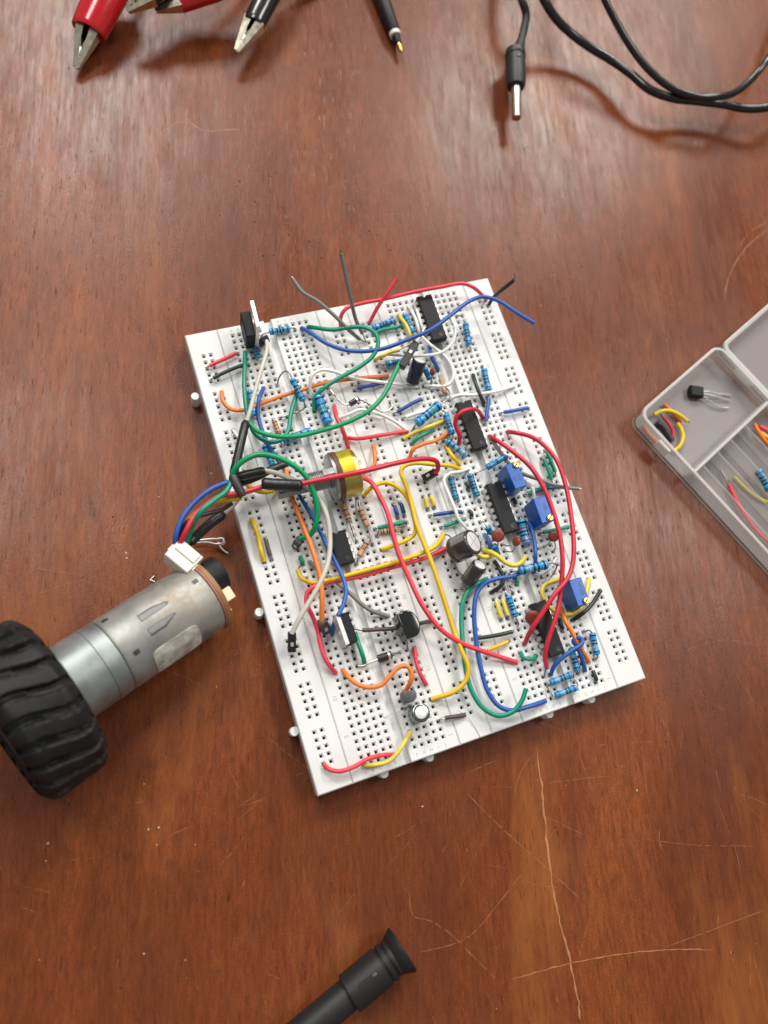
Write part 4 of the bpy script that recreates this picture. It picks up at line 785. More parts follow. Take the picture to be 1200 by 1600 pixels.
# potentiometer, on its side
a = Vector([(42.21,97.22,18.00)][0]); b = Vector([(13.59,97.32,18.00)][0]); b.z = a.z
ax = (b-a).normalized(); t = thing('potentiometer', 'metal potentiometer lying on its side, gold drum and threaded shaft', 'potentiometer', loc=a); Ml = frame(a, b); Ml.translation = (0, 0, 0)
part('drum', MB().lathe([(7.4, 0), (8.0, .25), (8.2, .8), (8.2, 6.3)], 40, cap=True), M_gold, t, M=Ml, angle=35)
bn = MB(); vs = []; fs = []
for i, zz in enumerate((1.6, 6.31)):
    for k in range(9): an = math.radians(60+11*k); vs.append((8.24*math.cos(an), 8.24*math.sin(an), zz))
for k in range(8): fs.append((k, k+1, 9+k+1, 9+k))
part('yellow_patch', bn.add(vs, fs), M_goldband, t, M=Ml)
part('terminal_board', MB().lathe([(8.5, 6.32), (8.5, 8.0)], 40), M_phenolic, t, M=Ml)
part('front_plate', MB().lathe([(8.1, 8.02), (8.1, 8.9), (7.6, 9.2)], 40).box((0, 7.5, 10.6), (2.2, .9, 4.4), .1), M_steel, t, M=Ml)
th = MB(); pr = [(3.6, 9.2), (3.6, 9.8)]; zz = 9.8
while zz < 17: pr += [(3.5, zz), (3.05, zz+.35), (3.5, zz+.7)]; zz += .75
part('threaded_bushing', th.lathe(pr, 22), M_steel, t, M=Ml, angle=60)
kn = MB(); n = 36; pol = [((2.95 if k % 2 else 2.65)*math.cos(2*math.pi*k/n), (2.95 if k % 2 else 2.65)*math.sin(2*math.pi*k/n)) for k in range(n)]
kn.prism(pol, 17.2, 28); kn.box((0, 0, 27.0), (5.0, 1.1, 2.1)); part('shaft', kn, M_steel, t, M=Ml, angle=20)
side = ax.cross(Vector((0, 0, 1)))
for k in (-1, 0, 1):
    base = ax*7.2+Vector((0, 0, -7.6))+side*(k*5.0*.8)
    part('terminal', MB().tube([base+Vector((0, 0, 1)), base+Vector((0, 0, -1.2)), base+Vector((0, 0, -4.4))], [.9, .8, .35], 6), M_pcb if k else M_tin, t)

# heat shrink sleeves on the motor cable splices
def sleeve(label, pts, r=1.55, m=None, rel='B'):
    pts = [Vector(p) for p in pts]; P2 = catmull(pts, 6); n = len(P2); o = pts[0]
    rr = [r*(.72 if i in (0, n-1) else 1)*(1+.02*math.sin(i*2.1)) for i in range(n)]
    tag(link('heat_shrink', MB().tube(P2, rr, 12).mesh('heat_shrink', m or M_shrink, 60, o), loc=o), label, 'heat shrink', 'heat shrink sleeves on the motor cable')
sleeve('upper black heat shrink sleeve standing steeply along the left rail', [(10.95,124.16,17.50),(7.82,117.80,19.50),(4.46,111.14,20.50),(1.33,105.20,20.50)], 1.5)
sleeve('dull brownish heat shrink sleeve hanging down over the left rail', [(0.95,104.67,23.50),(1.41,100.90,23.50),(2.45,96.89,22.50)], 1.5, M_shrinkbrown)
sleeve('black heat shrink sleeve holding the cream wire', [(1.51,104.33,21.50),(6.10,103.93,22.50),(11.64,103.70,23.00)], 1.5)
sleeve('thin black heat shrink sleeve pointing at the potentiometer from behind', [(2.44,102.86,18.50),(8.86,103.88,17.50),(14.98,105.74,16.50),(20.55,106.85,15.50)], 1.3)
sleeve('fat black heat shrink sleeve round the crimson wire', [(9.35,99.51,23.50),(13.38,97.83,24.00),(17.67,96.30,24.50),(21.67,95.03,24.50)], 2.0)
sleeve('black heat shrink sleeve by the motor plug with a white stub', [(-17.63,87.89,17.00),(-12.85,91.44,14.00),(-8.52,94.27,12.00),(-4.12,96.16,11.00)], 1.7)


# ================================================================== AROUND THE BOARD
GH = 'motor harness wires'
wire('blue motor wire, outermost of the bundle', 'blue', [(-22.59,86.54,19.00),(-21.21,89.69,22.00),(-18.19,94.24,23.00),(-13.19,98.64,23.00),(-6.81,101.65,23.00),(-0.78,102.97,22.50)], 'nn', r=.95, group=GH)
wire('green motor wire crossing the middle of the bundle', 'teal', [(-18.43,87.84,18.00),(-15.63,91.65,22.00),(-12.13,94.46,25.50),(-6.91,97.20,25.00),(-2.51,99.67,23.50),(0.22,102.75,23.00)], 'nn', r=1.0, group=GH)
wire('yellow motor wire at the inner side of the bundle', 'yellow', [(-21.51,87.81,18.00),(-18.85,91.65,19.00),(-13.55,96.21,19.00),(-7.83,98.06,19.00),(-3.21,97.87,20.00),(2.09,97.04,21.00)], 'nn', r=.95, group=GH)
wire('thin black motor wire looping below the bundle', 'black', [(-20.65,87.75,19.00),(-18.87,91.95,21.00),(-15.00,94.12,22.00),(-9.70,94.78,21.00),(-4.92,95.47,19.00),(-1.25,97.19,17.00)], 'nn', r=.8, group=GH)
wire('short cream wire stub leaving the lower heat shrink', 'cream', [(-4.38,96.00,11.00),(-2.42,96.79,12.00),(-0.14,97.96,13.00),(1.99,99.40,14.00)], 'nn', r=.8, group=GH)

# ---- geared motor with wheel
A = Vector([(-17.70,70.51,12.50)][0]); Bq = Vector([(-60.67,54.16,23.50)][0]); ax = (Bq-A).normalized(); Lm = (Bq-A).length
t = thing('geared_motor', 'grey metal geared motor with a black rubber wheel at its left end', 'motor', loc=A)
Ml = frame(A, Bq, CAM-A); Ml.translation = (0, 0, 0)
R0 = 12.1
def motor_metal():
    m, nt, b = newmat('motor_steel'); N = nt.nodes; L = nt.links
    tc = N.new('ShaderNodeTexCoord'); n = N.new('ShaderNodeTexNoise'); n.inputs['Scale'].default_value = 110; n.inputs['Detail'].default_value = 6
    n2 = N.new('ShaderNodeTexNoise'); n2.inputs['Scale'].default_value = 420; n2.inputs['Detail'].default_value = 5
    L.new(tc.outputs['Object'], n.inputs['Vector']); L.new(tc.outputs['Object'], n2.inputs['Vector'])
    r = N.new('ShaderNodeValToRGB'); r.color_ramp.elements[0].position = .3; r.color_ramp.elements[0].color = (.20, .215, .205, 1); r.color_ramp.elements[1].position = .7; r.color_ramp.elements[1].color = (.42, .425, .40, 1)
    L.new(n.outputs['Fac'], r.inputs[0])
    # rusty wear near the rear end of the can
    sp = N.new('ShaderNodeSeparateXYZ'); L.new(tc.outputs['Object'], sp.inputs[0])
    d = N.new('ShaderNodeVectorMath'); d.operation = 'DISTANCE'; L.new(tc.outputs['Object'], d.inputs[0]); d.inputs[1].default_value = (-.002, .012, .009)
    mr = N.new('ShaderNodeMapRange'); mr.inputs[1].default_value = .017; mr.inputs[2].default_value = .002; L.new(d.outputs['Value'], mr.inputs[0])
    mr2 = N.new('ShaderNodeMapRange'); mr2.inputs[1].default_value = .30; mr2.inputs[2].default_value = .74; mr2.inputs[4].default_value = .8; L.new(n2.outputs['Fac'], mr2.inputs[0])
    mu = N.new('ShaderNodeMath'); mu.operation = 'MULTIPLY'; L.new(mr.outputs[0], mu.inputs[0]); L.new(mr2.outputs[0], mu.inputs[1])
    x = N.new('ShaderNodeMix'); x.data_type = 'RGBA'; L.new(mu.outputs[0], x.inputs[0]); L.new(r.outputs[0], x.inputs[6]); x.inputs[7].default_value = (.30, .215, .125, 1)
    L.new(x.outputs[2], b.inputs['Base Color']); 
    me = N.new('ShaderNodeMath'); me.operation = 'MULTIPLY_ADD'; L.new(mu.outputs[0], me.inputs[0]); me.inputs[1].default_value = -.45; me.inputs[2].default_value = .62; L.new(me.outputs[0], b.inputs['Metallic'])
    rr = N.new('ShaderNodeMapRange'); rr.inputs[3].default_value = .42; rr.inputs[4].default_value = .62; L.new(n2.outputs['Fac'], rr.inputs[0]); L.new(rr.outputs[0], b.inputs['Roughness']); return m
M_motor = motor_metal()
M_gear = mat('gearbox_steel', (.29, .32, .32), .46, .7, vary=.25, vscale=150)
z1 = 33.5                                    # rear can | gearbox
can = part('motor_can', MB().lathe([(R0-.5, .2), (R0, .8), (R0, z1-1.2), (R0-.35, z1-.3), (R0-.9, z1)], 112), M_motor, t, M=Ml, angle=30)
part('gearbox', MB().lathe([(R0-.7, z1), (R0-.05, z1+.2), (R0-.05, z1+4.9), (R0-.28, z1+5.05), (R0-.05, z1+5.2), (R0-.05, z1+14.4), (R0-.28, z1+14.55), (R0-.05, z1+14.7), (R0-.05, Lm+1)], 56), M_gear, t, M=Ml, angle=25)
def on_can(ang, z, r=R0): a = math.radians(ang); return Vector((r*math.cos(a), r*math.sin(a), z))
def patch(poly, dr, name, m, parent, thick=.25):
    """a curved plate on the can from an (angle, z) outline"""
    dn = []
    for (qa, za), (qb, zb) in zip(poly, poly[1:]+poly[:1]):
        m_ = max(1, int(abs(qb-qa)/2)); dn += [(qa+(qb-qa)*j/m_, za+(zb-za)*j/m_) for j in range(m_)]
    poly = dn; mb = MB(); n = len(poly); ca = sum(p[0] for p in poly)/n; cz = sum(p[1] for p in poly)/n
    K = 6; vs = []; 
    for k in range(K+1):
        f = k/K
        for q, z in poly: vs.append(on_can(ca+(q-ca)*(1-f), cz+(z-cz)*(1-f), R0+dr))
    lowr = [on_can(q, z, R0-.3) for q, z in poly]
    fs = []
    for k in range(K):
        for i in range(n): fs.append((k*n+i, k*n+(i+1) % n, (k+1)*n+(i+1) % n, (k+1)*n+i))
    b0 = len(vs); vs += lowr
    for i in range(n): fs.append((b0+i, b0+(i+1) % n, (i+1) % n, i))
    bmq = bmesh.new(); bv = [bmq.verts.new(v) for v in vs]
    for f in fs: bmq.faces.new([bv[i] for i in f])
    bmesh.ops.remove_doubles(bmq, verts=bmq.verts[:], dist=1e-4); bmesh.ops.recalc_face_normals(bmq, faces=bmq.faces[:]); mb.bm(bmq)
    return part(name, mb, m, parent, M=Ml, angle=40)
M_slot = mat('slot_shadow', (.06, .06, .058), .4, .5)  # dark colour painted as the shade inside the can's slots and dimples
M_slotf = mat('slot_floor', (.20, .205, .20), .5, .4, vary=.2)
M_patchw = mat('pale_patch', (.50, .485, .42), .65, vary=.5, vscale=330, bump=.4, bscale=700)
def rr_(a0, a1, z0, z1_, ca, cz):
    out = []
    for (cx, cy, s) in ((a1-ca, z1_-cz, 0), (a0+ca, z1_-cz, 90), (a0+ca, z0+cz, 180), (a1-ca, z0+cz, 270)):
        for k in range(4): q = math.radians(s+30*k); out.append((cx+ca*math.cos(q), cz*math.sin(q)+cy))
    return out
patch(rr_(16, 63, 10, 26, 7, 2.4), .38, 'pale_glue_patch', M_patchw, t)
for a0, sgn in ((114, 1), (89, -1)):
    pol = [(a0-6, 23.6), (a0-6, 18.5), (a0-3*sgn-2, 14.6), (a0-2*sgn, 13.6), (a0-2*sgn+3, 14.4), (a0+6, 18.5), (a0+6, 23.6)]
    patch(pol, .05, 'vent_slot_shade', M_slot, t); patch([(ca*.66+a0*.34-1.2*sgn, z*.92+19.5*.08+.1) for ca, z in pol], .08, 'slot_floor', M_slotf, t)  # inlaid plates, no opening; the floor is shifted to leave painted shade along one edge
for a0, zz in ((146, 31), (76, 29.6), (116, 3.2)): patch(rr_(a0-3.5, a0+3.5, zz-1, zz+1, 1, .4), .05, 'dimple_shade', M_slot, t)
part('circuit_board', MB().lathe([(R0+.35, -1.9), (R0+.35, -.35)], 48), M_pcb, t, M=Ml)
part('red_gasket', MB().lathe([(R0+.1, -.34), (R0+.1, .18)], 48), mat('gasket', (.45, .17, .13), .5), t, M=Ml)
part('magnet_cover', MB().lathe([(5.6, -8.2), (6.0, -7.8), (6.0, -1.9)], 30), M_black, t, M=Ml @ Matrix.Translation((-3.8, 2.6, 0)))
U = frame(A, Bq, CAM-A)
part('board_socket', MB().box((3.6, 6.2, -4.0), (4.2, 4.6, 4.2), .25).box((7.4, 6, -2.6), (2.2, 1.2, 1.0), .05), M_cream, t, M=Ml)
# wheel
wz = Lm+12.2; RW, WW = 25.2, 20.5
wh = part('wheel', MB().lathe([(15, -8), (15.5, -8.6), (18, -8.8), (18, 8.8), (15.5, 8.6), (15, 8), (5, 7.5), (3, 8)], 40), M_hub, t, M=Ml @ Matrix.Translation((0, 0, wz)), angle=40)
tm = MB(); NA, NX = 528, 30; vs = []; fs = []
def tread(th, x):
    """radius of the tyre at angle th and across position x in -1..1: S shaped lugs, half a pitch apart on the two halves"""
    sh = 5.6*max(0, abs(x)-.62)/.38; sh = sh*sh*.13
    u = th*22/(2*math.pi)-.30*math.sin(2.2*x); f = u-math.floor(u)
    g = min(1, max(0, (abs(f-.5)-.29)/.05))           # 0 in the lug, 1 in the groove
    st = 1.0 if (x > .08) == (f > .5) else .7
    return RW-sh-1.9*g*st
prof = [-1+2*i/(NX-1) for i in range(NX)]
for i in range(NA):
    th = 2*math.pi*i/NA
    ringp = [(17.5, -WW/2*.86), (21, -WW/2*.98)]+[(tread(th, x), x*WW/2) for x in prof]+[(21, WW/2*.98), (17.5, WW/2*.86)]
    for r, z in ringp: vs.append((r*math.cos(th), r*math.sin(th), z))
K = NX+4
for i in range(NA):
    i2 = (i+1) % NA
    for k in range(K-1): fs.append((i*K+k, i2*K+k, i2*K+k+1, i*K+k+1))
part('tyre', tm.add(vs, fs), M_rubber, wh, angle=50)
# white plug on the motor cable
pc = [(-22.34,84.04,20.00),(-18.03,80.23,20.00),(-19.44,86.70,20.00)]
a, b = Vector([(-22.98,85.52,20.00)][0]), Vector([(-18.89,79.42,19.00)][0])
t = thing('cable_plug', 'white plug of the motor cable above the rear end of the motor', 'connector', loc=(a+b)/2)
dx = (Vector([(-15.14,82.05,19.00)][0])-Vector([(-18.83,87.68,19.00)][0])).normalized()
Mp = Matrix((dx, Vector((0, 0, 1)).cross(dx).normalized(), (0, 0, 1))).transposed().to_4x4()
mb = MB(); mb.box((0, 0, 0), (9.4, 7.6, 6.2), .3); part('housing', mb, M_jst, t, M=Mp @ Matrix.Rotation(math.radians(-14), 4, 'X'))
mb = MB(); mb.box((0, 1.6, 3.35), (7.6, 3.6, .7), .12).box((-4.95, -.5, 1.0), (.6, 2.6, 3), .1).box((4.95, -.5, 1.0), (.6, 2.6, 3), .1); part('latch_ridge', mb, M_jst, t, M=Mp @ Matrix.Rotation(math.radians(-14), 4, 'X'))
mb = MB(); mb.box((0, 3.82, 0), (8.2, .06, 4.4)); part('wire_side', mb, M_cream, t, M=Mp @ Matrix.Rotation(math.radians(-14), 4, 'X'))
# bent leads on the table
o = Vector([(-16.33,92.34,1.00)][0])
tag(link('bent_lead', MB().tube(catmull([(-16.79,91.93,3.00),(-12.11,91.33,3.00),(-8.33,90.52,3.00),(-6.28,89.86,2.50),(-5.92,88.72,2.00),(-7.35,88.40,2.00),(-8.16,89.52,2.20),(-7.46,87.15,1.50),(-5.79,85.06,0.50)], 5), .38, 7).tube(catmull([(-16.53,91.29,2.50),(-11.90,90.47,2.50),(-8.75,88.97,2.20),(-6.58,88.74,2.60),(-6.04,89.95,2.80),(-7.65,90.57,3.00)], 5), .38, 7).mesh('bent_lead', M_tin, 60, o), loc=o), 'bent silver lead wire with a loop lying beside the motor plug', 'wire')
o = Vector([(-32.07,83.25,0.40)][0])
tag(link('bent_lead', MB().tube([(-31.21,84.15,0.40),(-32.72,83.21,0.40),(-31.48,82.17,0.40)], .25, 6).mesh('bent_lead', M_tin, 60, o), loc=o), 'tiny V shaped silver wire clipping on the table left of the motor', 'wire')

# ---- test leads at the top
def clip(label, tip, back, end, jr, br, m, group='crocodile clips at the top edge', open_=1.0):
    """crocodile clip: jaws tip -> back, boot back -> end"""
    a, b, c = Vector(tip), Vector(back), Vector(end); t = thing('crocodile_clip', label, 'clip', loc=a, group=group)
    Ml = frame(a, b); Ml.translation = (0, 0, 0); L = (b-a).length
    for s in (-1, 1):
        mb = MB(); K = 9; vs = []; fs = []
        for i in range(K+1):
            f = i/K; z = L*1.08*f; off = s*(.2+open_*(.55*f**.7+.75*f)); hw = .8+jr*.55*f; d = s*(1.0+2.3*f)
            tooth = -s*(.5 if i % 2 and 0 < i < 7 else 0)
            # channel section: inner lip, outer back, inner lip
            vs += [(off+tooth-s*.1, -hw, z), (off+d, -hw*.8, z), (off+d, hw*.8, z), (off+tooth-s*.1, hw, z),
                   (off+tooth+s*.2, hw-.3, z), (off+d-s*.35, hw*.6, z), (off+d-s*.35, -hw*.6, z), (off+tooth+s*.2, -hw+.3, z)]
        for i in range(K):
            for k in range(8): fs.append((i*8+k, i*8+(k+1) % 8, i*8+8+(k+1) % 8, i*8+8+k))
        fs += [tuple(range(8))]
        bq = bmesh.new(); bv = [bq.verts.new(v) for v in vs]
        for f in fs: bq.faces.new([bv[i] for i in f])
        bmesh.ops.recalc_face_normals(bq, faces=bq.faces[:]); mb.bm(bq); part('jaw', mb, M_clip, t, M=Ml, angle=35)
    d2 = (c-b); Lb = d2.length; Mb = frame(b, c); Mb.translation = b-a
    bt = MB(); n = 22; prof = [(br*.62, 1.2), (br*.78, .2), (br*.86, 0), (br*.9, .5), (br*.93, 2), (br, Lb*.35), (br*1.08, Lb*.6), (br*.95, Lb*.85), (br*.6, Lb)]
    vs = []; fs = []
    for r, z in prof:
        for k in range(n): q = 2*math.pi*k/n; vs.append((r*math.cos(q), r*.8*math.sin(q), z))
    for i in range(len(prof)-1):
        for k in range(n): fs.append((i*n+k, i*n+(k+1) % n, (i+1)*n+(k+1) % n, (i+1)*n+k))
    fs.append([(len(prof)-1)*n+k for k in range(n)]); part('boot', bt.add(vs, fs), m, t, M=Mb, angle=60)
    dd = Vector((d2.x, d2.y, 0)).normalized(); c0 = c-a
    part('cable', MB().tube(catmull([c0-d2.normalized()*3, c0+dd*14+Vector((0, 0, -2)), c0+dd*38+Vector((4, 0, 1.7-c.z)), c0+dd*80+Vector((14, 0, 1.7-c.z)), c0+dd*120+Vector((6, 0, 1.7-c.z))], 5), 1.6, 9), m, t, angle=60)
    return t
clip('leftmost crocodile clip with a bright red boot and open jaws', [(-11.27,292.99,3.50)][0], [(-3.15,305.32,8.00)][0], [(16.68,330.47,16.00)][0], 4.2, 7.8, M_bootred)
clip('right crocodile clip with a glossy black boot', [(52.91,288.96,8.00)][0], [(62.61,298.74,11.00)][0], [(85.79,328.23,16.00)][0], 3.4, 5.2, M_bootblack, open_=.75)
clip('crocodile clip with its silver tip just in view between the red boots', [(13.42,307.60,14.00)][0], [(22.79,310.74,17.00)][0], [(46.41,324.28,19.00)][0], 3.2, 5, M_bootblack, open_=.7)
clip('crocodile clip with a red boot lying along the top edge', [(24.74,309.03,12.00)][0], [(34.03,310.46,14.00)][0], [(60.34,316.61,17.00)][0], 3.4, 5.6, M_bootred, open_=.7)
# probe tip
a, b = Vector([(126.22,284.23,3.20)][0]), Vector([(127.12,336.48,3.60)][0]); t = thing('test_probe', 'slim black test probe with a white collar and a brass point', 'probe', loc=a); Ml = frame(a, b); Ml.translation = (0, 0, 0); L = (b-a).length
part('point', MB().lathe([(.2, 0), (.75, .8), (1.0, 1.5), (1.0, 5.6)], 12), M_brass, t, M=Ml)
part('nose', MB().lathe([(1.2, 5.2), (1.5, 5.7), (1.8, 9.4)], 14), M_pen, t, M=Ml)
part('collar', MB().lathe([(2.2, 9.3), (2.55, 9.6), (2.6, 11.2), (2.4, 11.4)], 18), M_jst, t, M=Ml)
part('handle', MB().lathe([(2.5, 11.4), (2.9, 12), (3.5, L*.6), (3.7, L), (3.9, L+50), (2.4, L+60), (1.5, L+64)], 18), M_pen, t, M=Ml)
# banana plug
a, b = Vector([(163.72,238.74,8.00)][0]), Vector([(169.55,255.45,9.00)][0]); t = thing('banana_plug', 'black banana plug with a silver pin and its thin cable', 'plug', loc=a)
Ml = frame(a, b, (0, 0, 1)); Ml.translation = (0, 0, 0); L = (b-a).length; c = Vector([(175.94,271.80,9.00)][0]); Lp = (c-a).length
part('pin', MB().lathe([(1.5, 0), (2.0, .3), (2.1, 1), (2.1, L*.5), (2.35, L*.8), (2.1, L+1.5)], 14), mat('pin_nickel', (.58, .53, .42), .3, 1.0, vary=.2, vscale=500), t, M=Ml)
part('body', MB().lathe([(3.3, L-1.6), (3.9, L-1.2), (4.4, L+1.5), (4.5, L+6), (4.5, Lp-4.5), (4.25, Lp-4.2), (4.25, Lp-3.4), (4.6, Lp-3), (4.4, Lp), (2.6, Lp+.8)], 22).box((0, 4.2, Lp-6.2), (2.0, .6, 1.4), .1), M_plug, t, M=Ml, angle=35)
for zz in (-6.2, -2.0): part('grip_hole', MB().box((0, 4.66, Lp+zz), (1.5, .25, 1.1), .05), M_mark, t, M=Ml)
cp = [Vector(v)-a for v in [(175.13,269.73,9.00),(179.71,276.44,9.00),(184.57,283.99,10.00),(187.13,290.01,12.00),(185.61,294.17,15.00),(185.45,303.08,16.00),(193.22,330.89,10.00),(204.11,369.50,1.70),(218.54,412.25,1.70)]]; cpp = catmull(cp, 6)
part('cable', MB().tube(cpp, [max(1.75, 3.6-2.0*i/9) for i in range(len(cpp))], 12), M_plug, t, angle=60)
# black cables
def cable(label, pts, r):
    o = Vector(pts[0]); P2 = catmull(pts, 8); tag(link('cable', MB().tube(P2, r, 14).mesh('cable', M_cable, 60, o), loc=o), label, 'cable', 'black cables at the upper right')
cable('thick glossy black cable snaking in from the top to the right edge', [(225.40,416.08,2.00),(210.55,364.76,8.00),(191.84,312.12,22.00),(192.28,289.94,20.00),(198.31,283.23,15.00),(205.98,277.91,11.00),(214.87,270.10,9.00),(221.25,263.38,9.00),(227.56,253.05,10.00),(232.50,242.25,11.00),(241.94,236.25,11.00),(255.50,233.53,10.00),(268.22,229.93,10.00),(279.59,224.79,11.00),(290.04,222.90,13.00),(303.70,226.93,15.00),(334.74,243.24,12.00),(374.10,273.79,6.00),(410.29,314.66,2.00)], 1.95)
cable('thinner black cable in a hanging loop right of the thick one', [(270.38,433.48,2.00),(245.07,365.78,12.00),(219.10,302.43,28.00),(217.02,280.54,26.00),(221.06,271.13,22.00),(226.41,260.63,18.00),(232.21,249.78,15.50),(239.58,239.66,14.50),(248.52,233.10,14.80),(258.88,229.92,15.50),(267.10,228.55,18.00),(275.10,231.06,21.00),(282.27,235.50,24.00),(295.98,245.75,25.00),(326.09,273.47,18.00),(366.70,322.25,6.00),(392.50,372.03,2.00)], 1.65)

for lab, pts in (('hair thin loose strand curving over the seam below the silver capacitor', [(42.84,16.08,9.50),(46.95,14.06,10.50),(50.99,11.24,10.70),(54.34,7.84,9.50),(55.91,3.89,8.90),(56.72,0.18,8.70)]), ('hair thin pale strand crossing the channel left of the silver capacitor', [(27.58,16.29,8.80),(30.71,16.54,9.30),(34.33,16.65,9.50)])):
    o = Vector(pts[0]); tag(link('loose_strand', MB().tube(catmull(pts, 5), .09, 5).mesh('loose_strand', M_lead, 60, o), loc=o), lab, 'strand')
# ---- black tube at the bottom
a, b = Vector([(11.64,-50.07,8.50)][0]), Vector([(-31.93,-63.07,7.50)][0]); t = thing('black_tube', 'black tube with a flared end and a slotted collar at the bottom edge', 'tube', loc=a); Ml = frame(a, b, CAM-a); Ml.translation = (0, 0, 0); L = (b-a).length
part('flared_end', MB().lathe([(5.2, .6), (6.9, -.2), (7.15, .1), (7.1, .7), (5.9, 3.0), (5.6, 3.3)], 36), M_pen, t, M=Ml, angle=30)
part('ribbed_neck', MB().lathe([(5.6, 3.2), (5.6, 4.4), (5.1, 4.6), (5.1, 5.0), (5.7, 5.2), (5.7, 6.6), (5.2, 6.8), (5.2, 7.3), (5.75, 7.5)], 36), M_pen, t, M=Ml, angle=25)
part('collar', MB().lathe([(5.75, 7.5), (5.8, 7.8), (5.8, 19.4), (5.6, 19.8), (4.6, 19.9)], 36), M_pen, t, M=Ml, angle=25)
sl = MB(); 
for (x0, x1, m2) in ((9.6, 16.2, 0),):
    sl.box((0, 5.72, (x0+x1)/2), (1.25, .3, x1-x0), .1)
part('slot', sl, M_mark, t, M=Ml @ Matrix.Rotation(math.radians(-4), 4, 'Z'))
part('slider', MB().box((0, 5.8, 10.6), (1.0, .5, 1.5), .15), M_greyepoxy, t, M=Ml @ Matrix.Rotation(math.radians(-4), 4, 'Z'))
part('barrel', MB().lathe([(4.6, 19.6), (4.75, 20), (4.7, L)], 36), M_pen, t, M=Ml, angle=25)

# ---- clear compartment box at the right
def clear(name, fac, base):
    m, nt, b = newmat(name); N = nt.nodes; L = nt.links
    b.inputs['Base Color'].default_value = (*base, 1); b.inputs['Roughness'].default_value = .32
    tr = N.new('ShaderNodeBsdfTransparent'); tr.inputs[0].default_value = (.93, .93, .92, 1); mx = N.new('ShaderNodeMixShader'); mx.inputs[0].default_value = fac
    tl = N.new('ShaderNodeBsdfTranslucent'); tl.inputs[0].default_value = (.80, .78, .76, 1); m2 = N.new('ShaderNodeMixShader'); m2.inputs[0].default_value = .32
    L.new(b.outputs[0], m2.inputs[1]); L.new(tl.outputs[0], m2.inputs[2]); L.new(tr.outputs[0], mx.inputs[1]); L.new(m2.outputs[0], mx.inputs[2]); L.new(mx.outputs[0], N['Material Output'].inputs['Surface']); return m
M_clear = clear('clear_plastic', .46, (.70, .69, .70)); M_wall = clear('clear_plastic_wall', .25, (.74, .73, .71)); M_rim = clear('clear_plastic_edge', .68, (.82, .81, .78)); BOXM = [M_clear, M_wall, M_rim]
k0 = Vector([(161.40,95.05,0.00)][0]); e1 = Vector([(193.04,20.27,0.00)][0]); e2 = Vector([(210.38,113.50,0.00)][0])
dl = (e1-k0).normalized(); dw = Vector((0, 0, 1)).cross(dl).normalized()
if dw.dot(e2-k0) < 0: dw = -dw
Mx = Matrix((dl, dw, dl.cross(dw))).transposed().to_4x4(); Mx.translation = k0
wid = (e2-k0).dot(dw)
print('box width', wid, 'shear', (e2-k0).dot(dl), (e1-k0).length)
HB, LB = 9.5, 130.0
t = thing('compartment_box', 'clear plastic compartment box with its lid open, at the right edge', 'box', M=Mx)
def local(p): return Mx.inverted() @ Vector(p)
FZ = -1 if Mx.to_3x3().determinant() < 0 or (dl.cross(dw)).z < 0 else 1
def bx(mb, x0, x1, y0, y1, z0, z1, bev=.3): return mb.box(((x0+x1)/2, (y0+y1)/2, FZ*(z0+z1)/2), (x1-x0, y1-y0, z1-z0), bev)
def rrect(x0, x1, y0, y1, r, n=5):
    out = []
    for cx, cy, s in ((x1-r, y1-r, 0), (x0+r, y1-r, 90), (x0+r, y0+r, 180), (x1-r, y0+r, 270)):
        for k in range(n+1): q = math.radians(s+90*k/n); out.append((cx+r*math.cos(q), cy+r*math.sin(q)))
    return out
def tray(x0, x1, y0, y1, r, h, w=1.2, rim=.5):
    """open tray with rounded corners: outer wall, rim, inner wall, floor"""
    o = rrect(x0, x1, y0, y1, r); i_ = rrect(x0+w, x1-w, y0+w, y1-w, max(.3, r-w)); ro = rrect(x0-rim, x1+rim, y0-rim, y1+rim, r+rim); n = len(o); mb = MB()
    loops = [[(x, y, 0) for x, y in o], [(x, y, 1.0) for x, y in o], [(x, y, h-1.5) for x, y in o], [(x, y, h-1.3) for x, y in ro], [(x, y, h-.15) for x, y in ro], [(x, y, h) for x, y in o], [(x, y, h) for x, y in i_], [(x, y, 1.1) for x, y in i_]]
    vs = [(x, y, FZ*z) for lp in loops for x, y, z in lp]; fs = []; ms = []
    for k in range(len(loops)-1):
        for j in range(n): fs.append((k*n+j, k*n+(j+1) % n, (k+1)*n+(j+1) % n, (k+1)*n+j)); ms.append((2, 1, 2, 2, 2, 2, 1)[k])
    ms += [0, 0]; fs.append(list(range(n))); fs.append([(len(loops)-1)*n+j for j in range(n)])
    b = bmesh.new(); bv = [b.verts.new(v) for v in vs]
    for f in fs: b.faces.new([bv[q] for q in f])
    bmesh.ops.recalc_face_normals(b, faces=b.faces[:]); return mb.bm(b, ms)
part('tray', tray(0, LB, 0, wid, 4.6, HB, .9, .3), BOXM, t, angle=40)
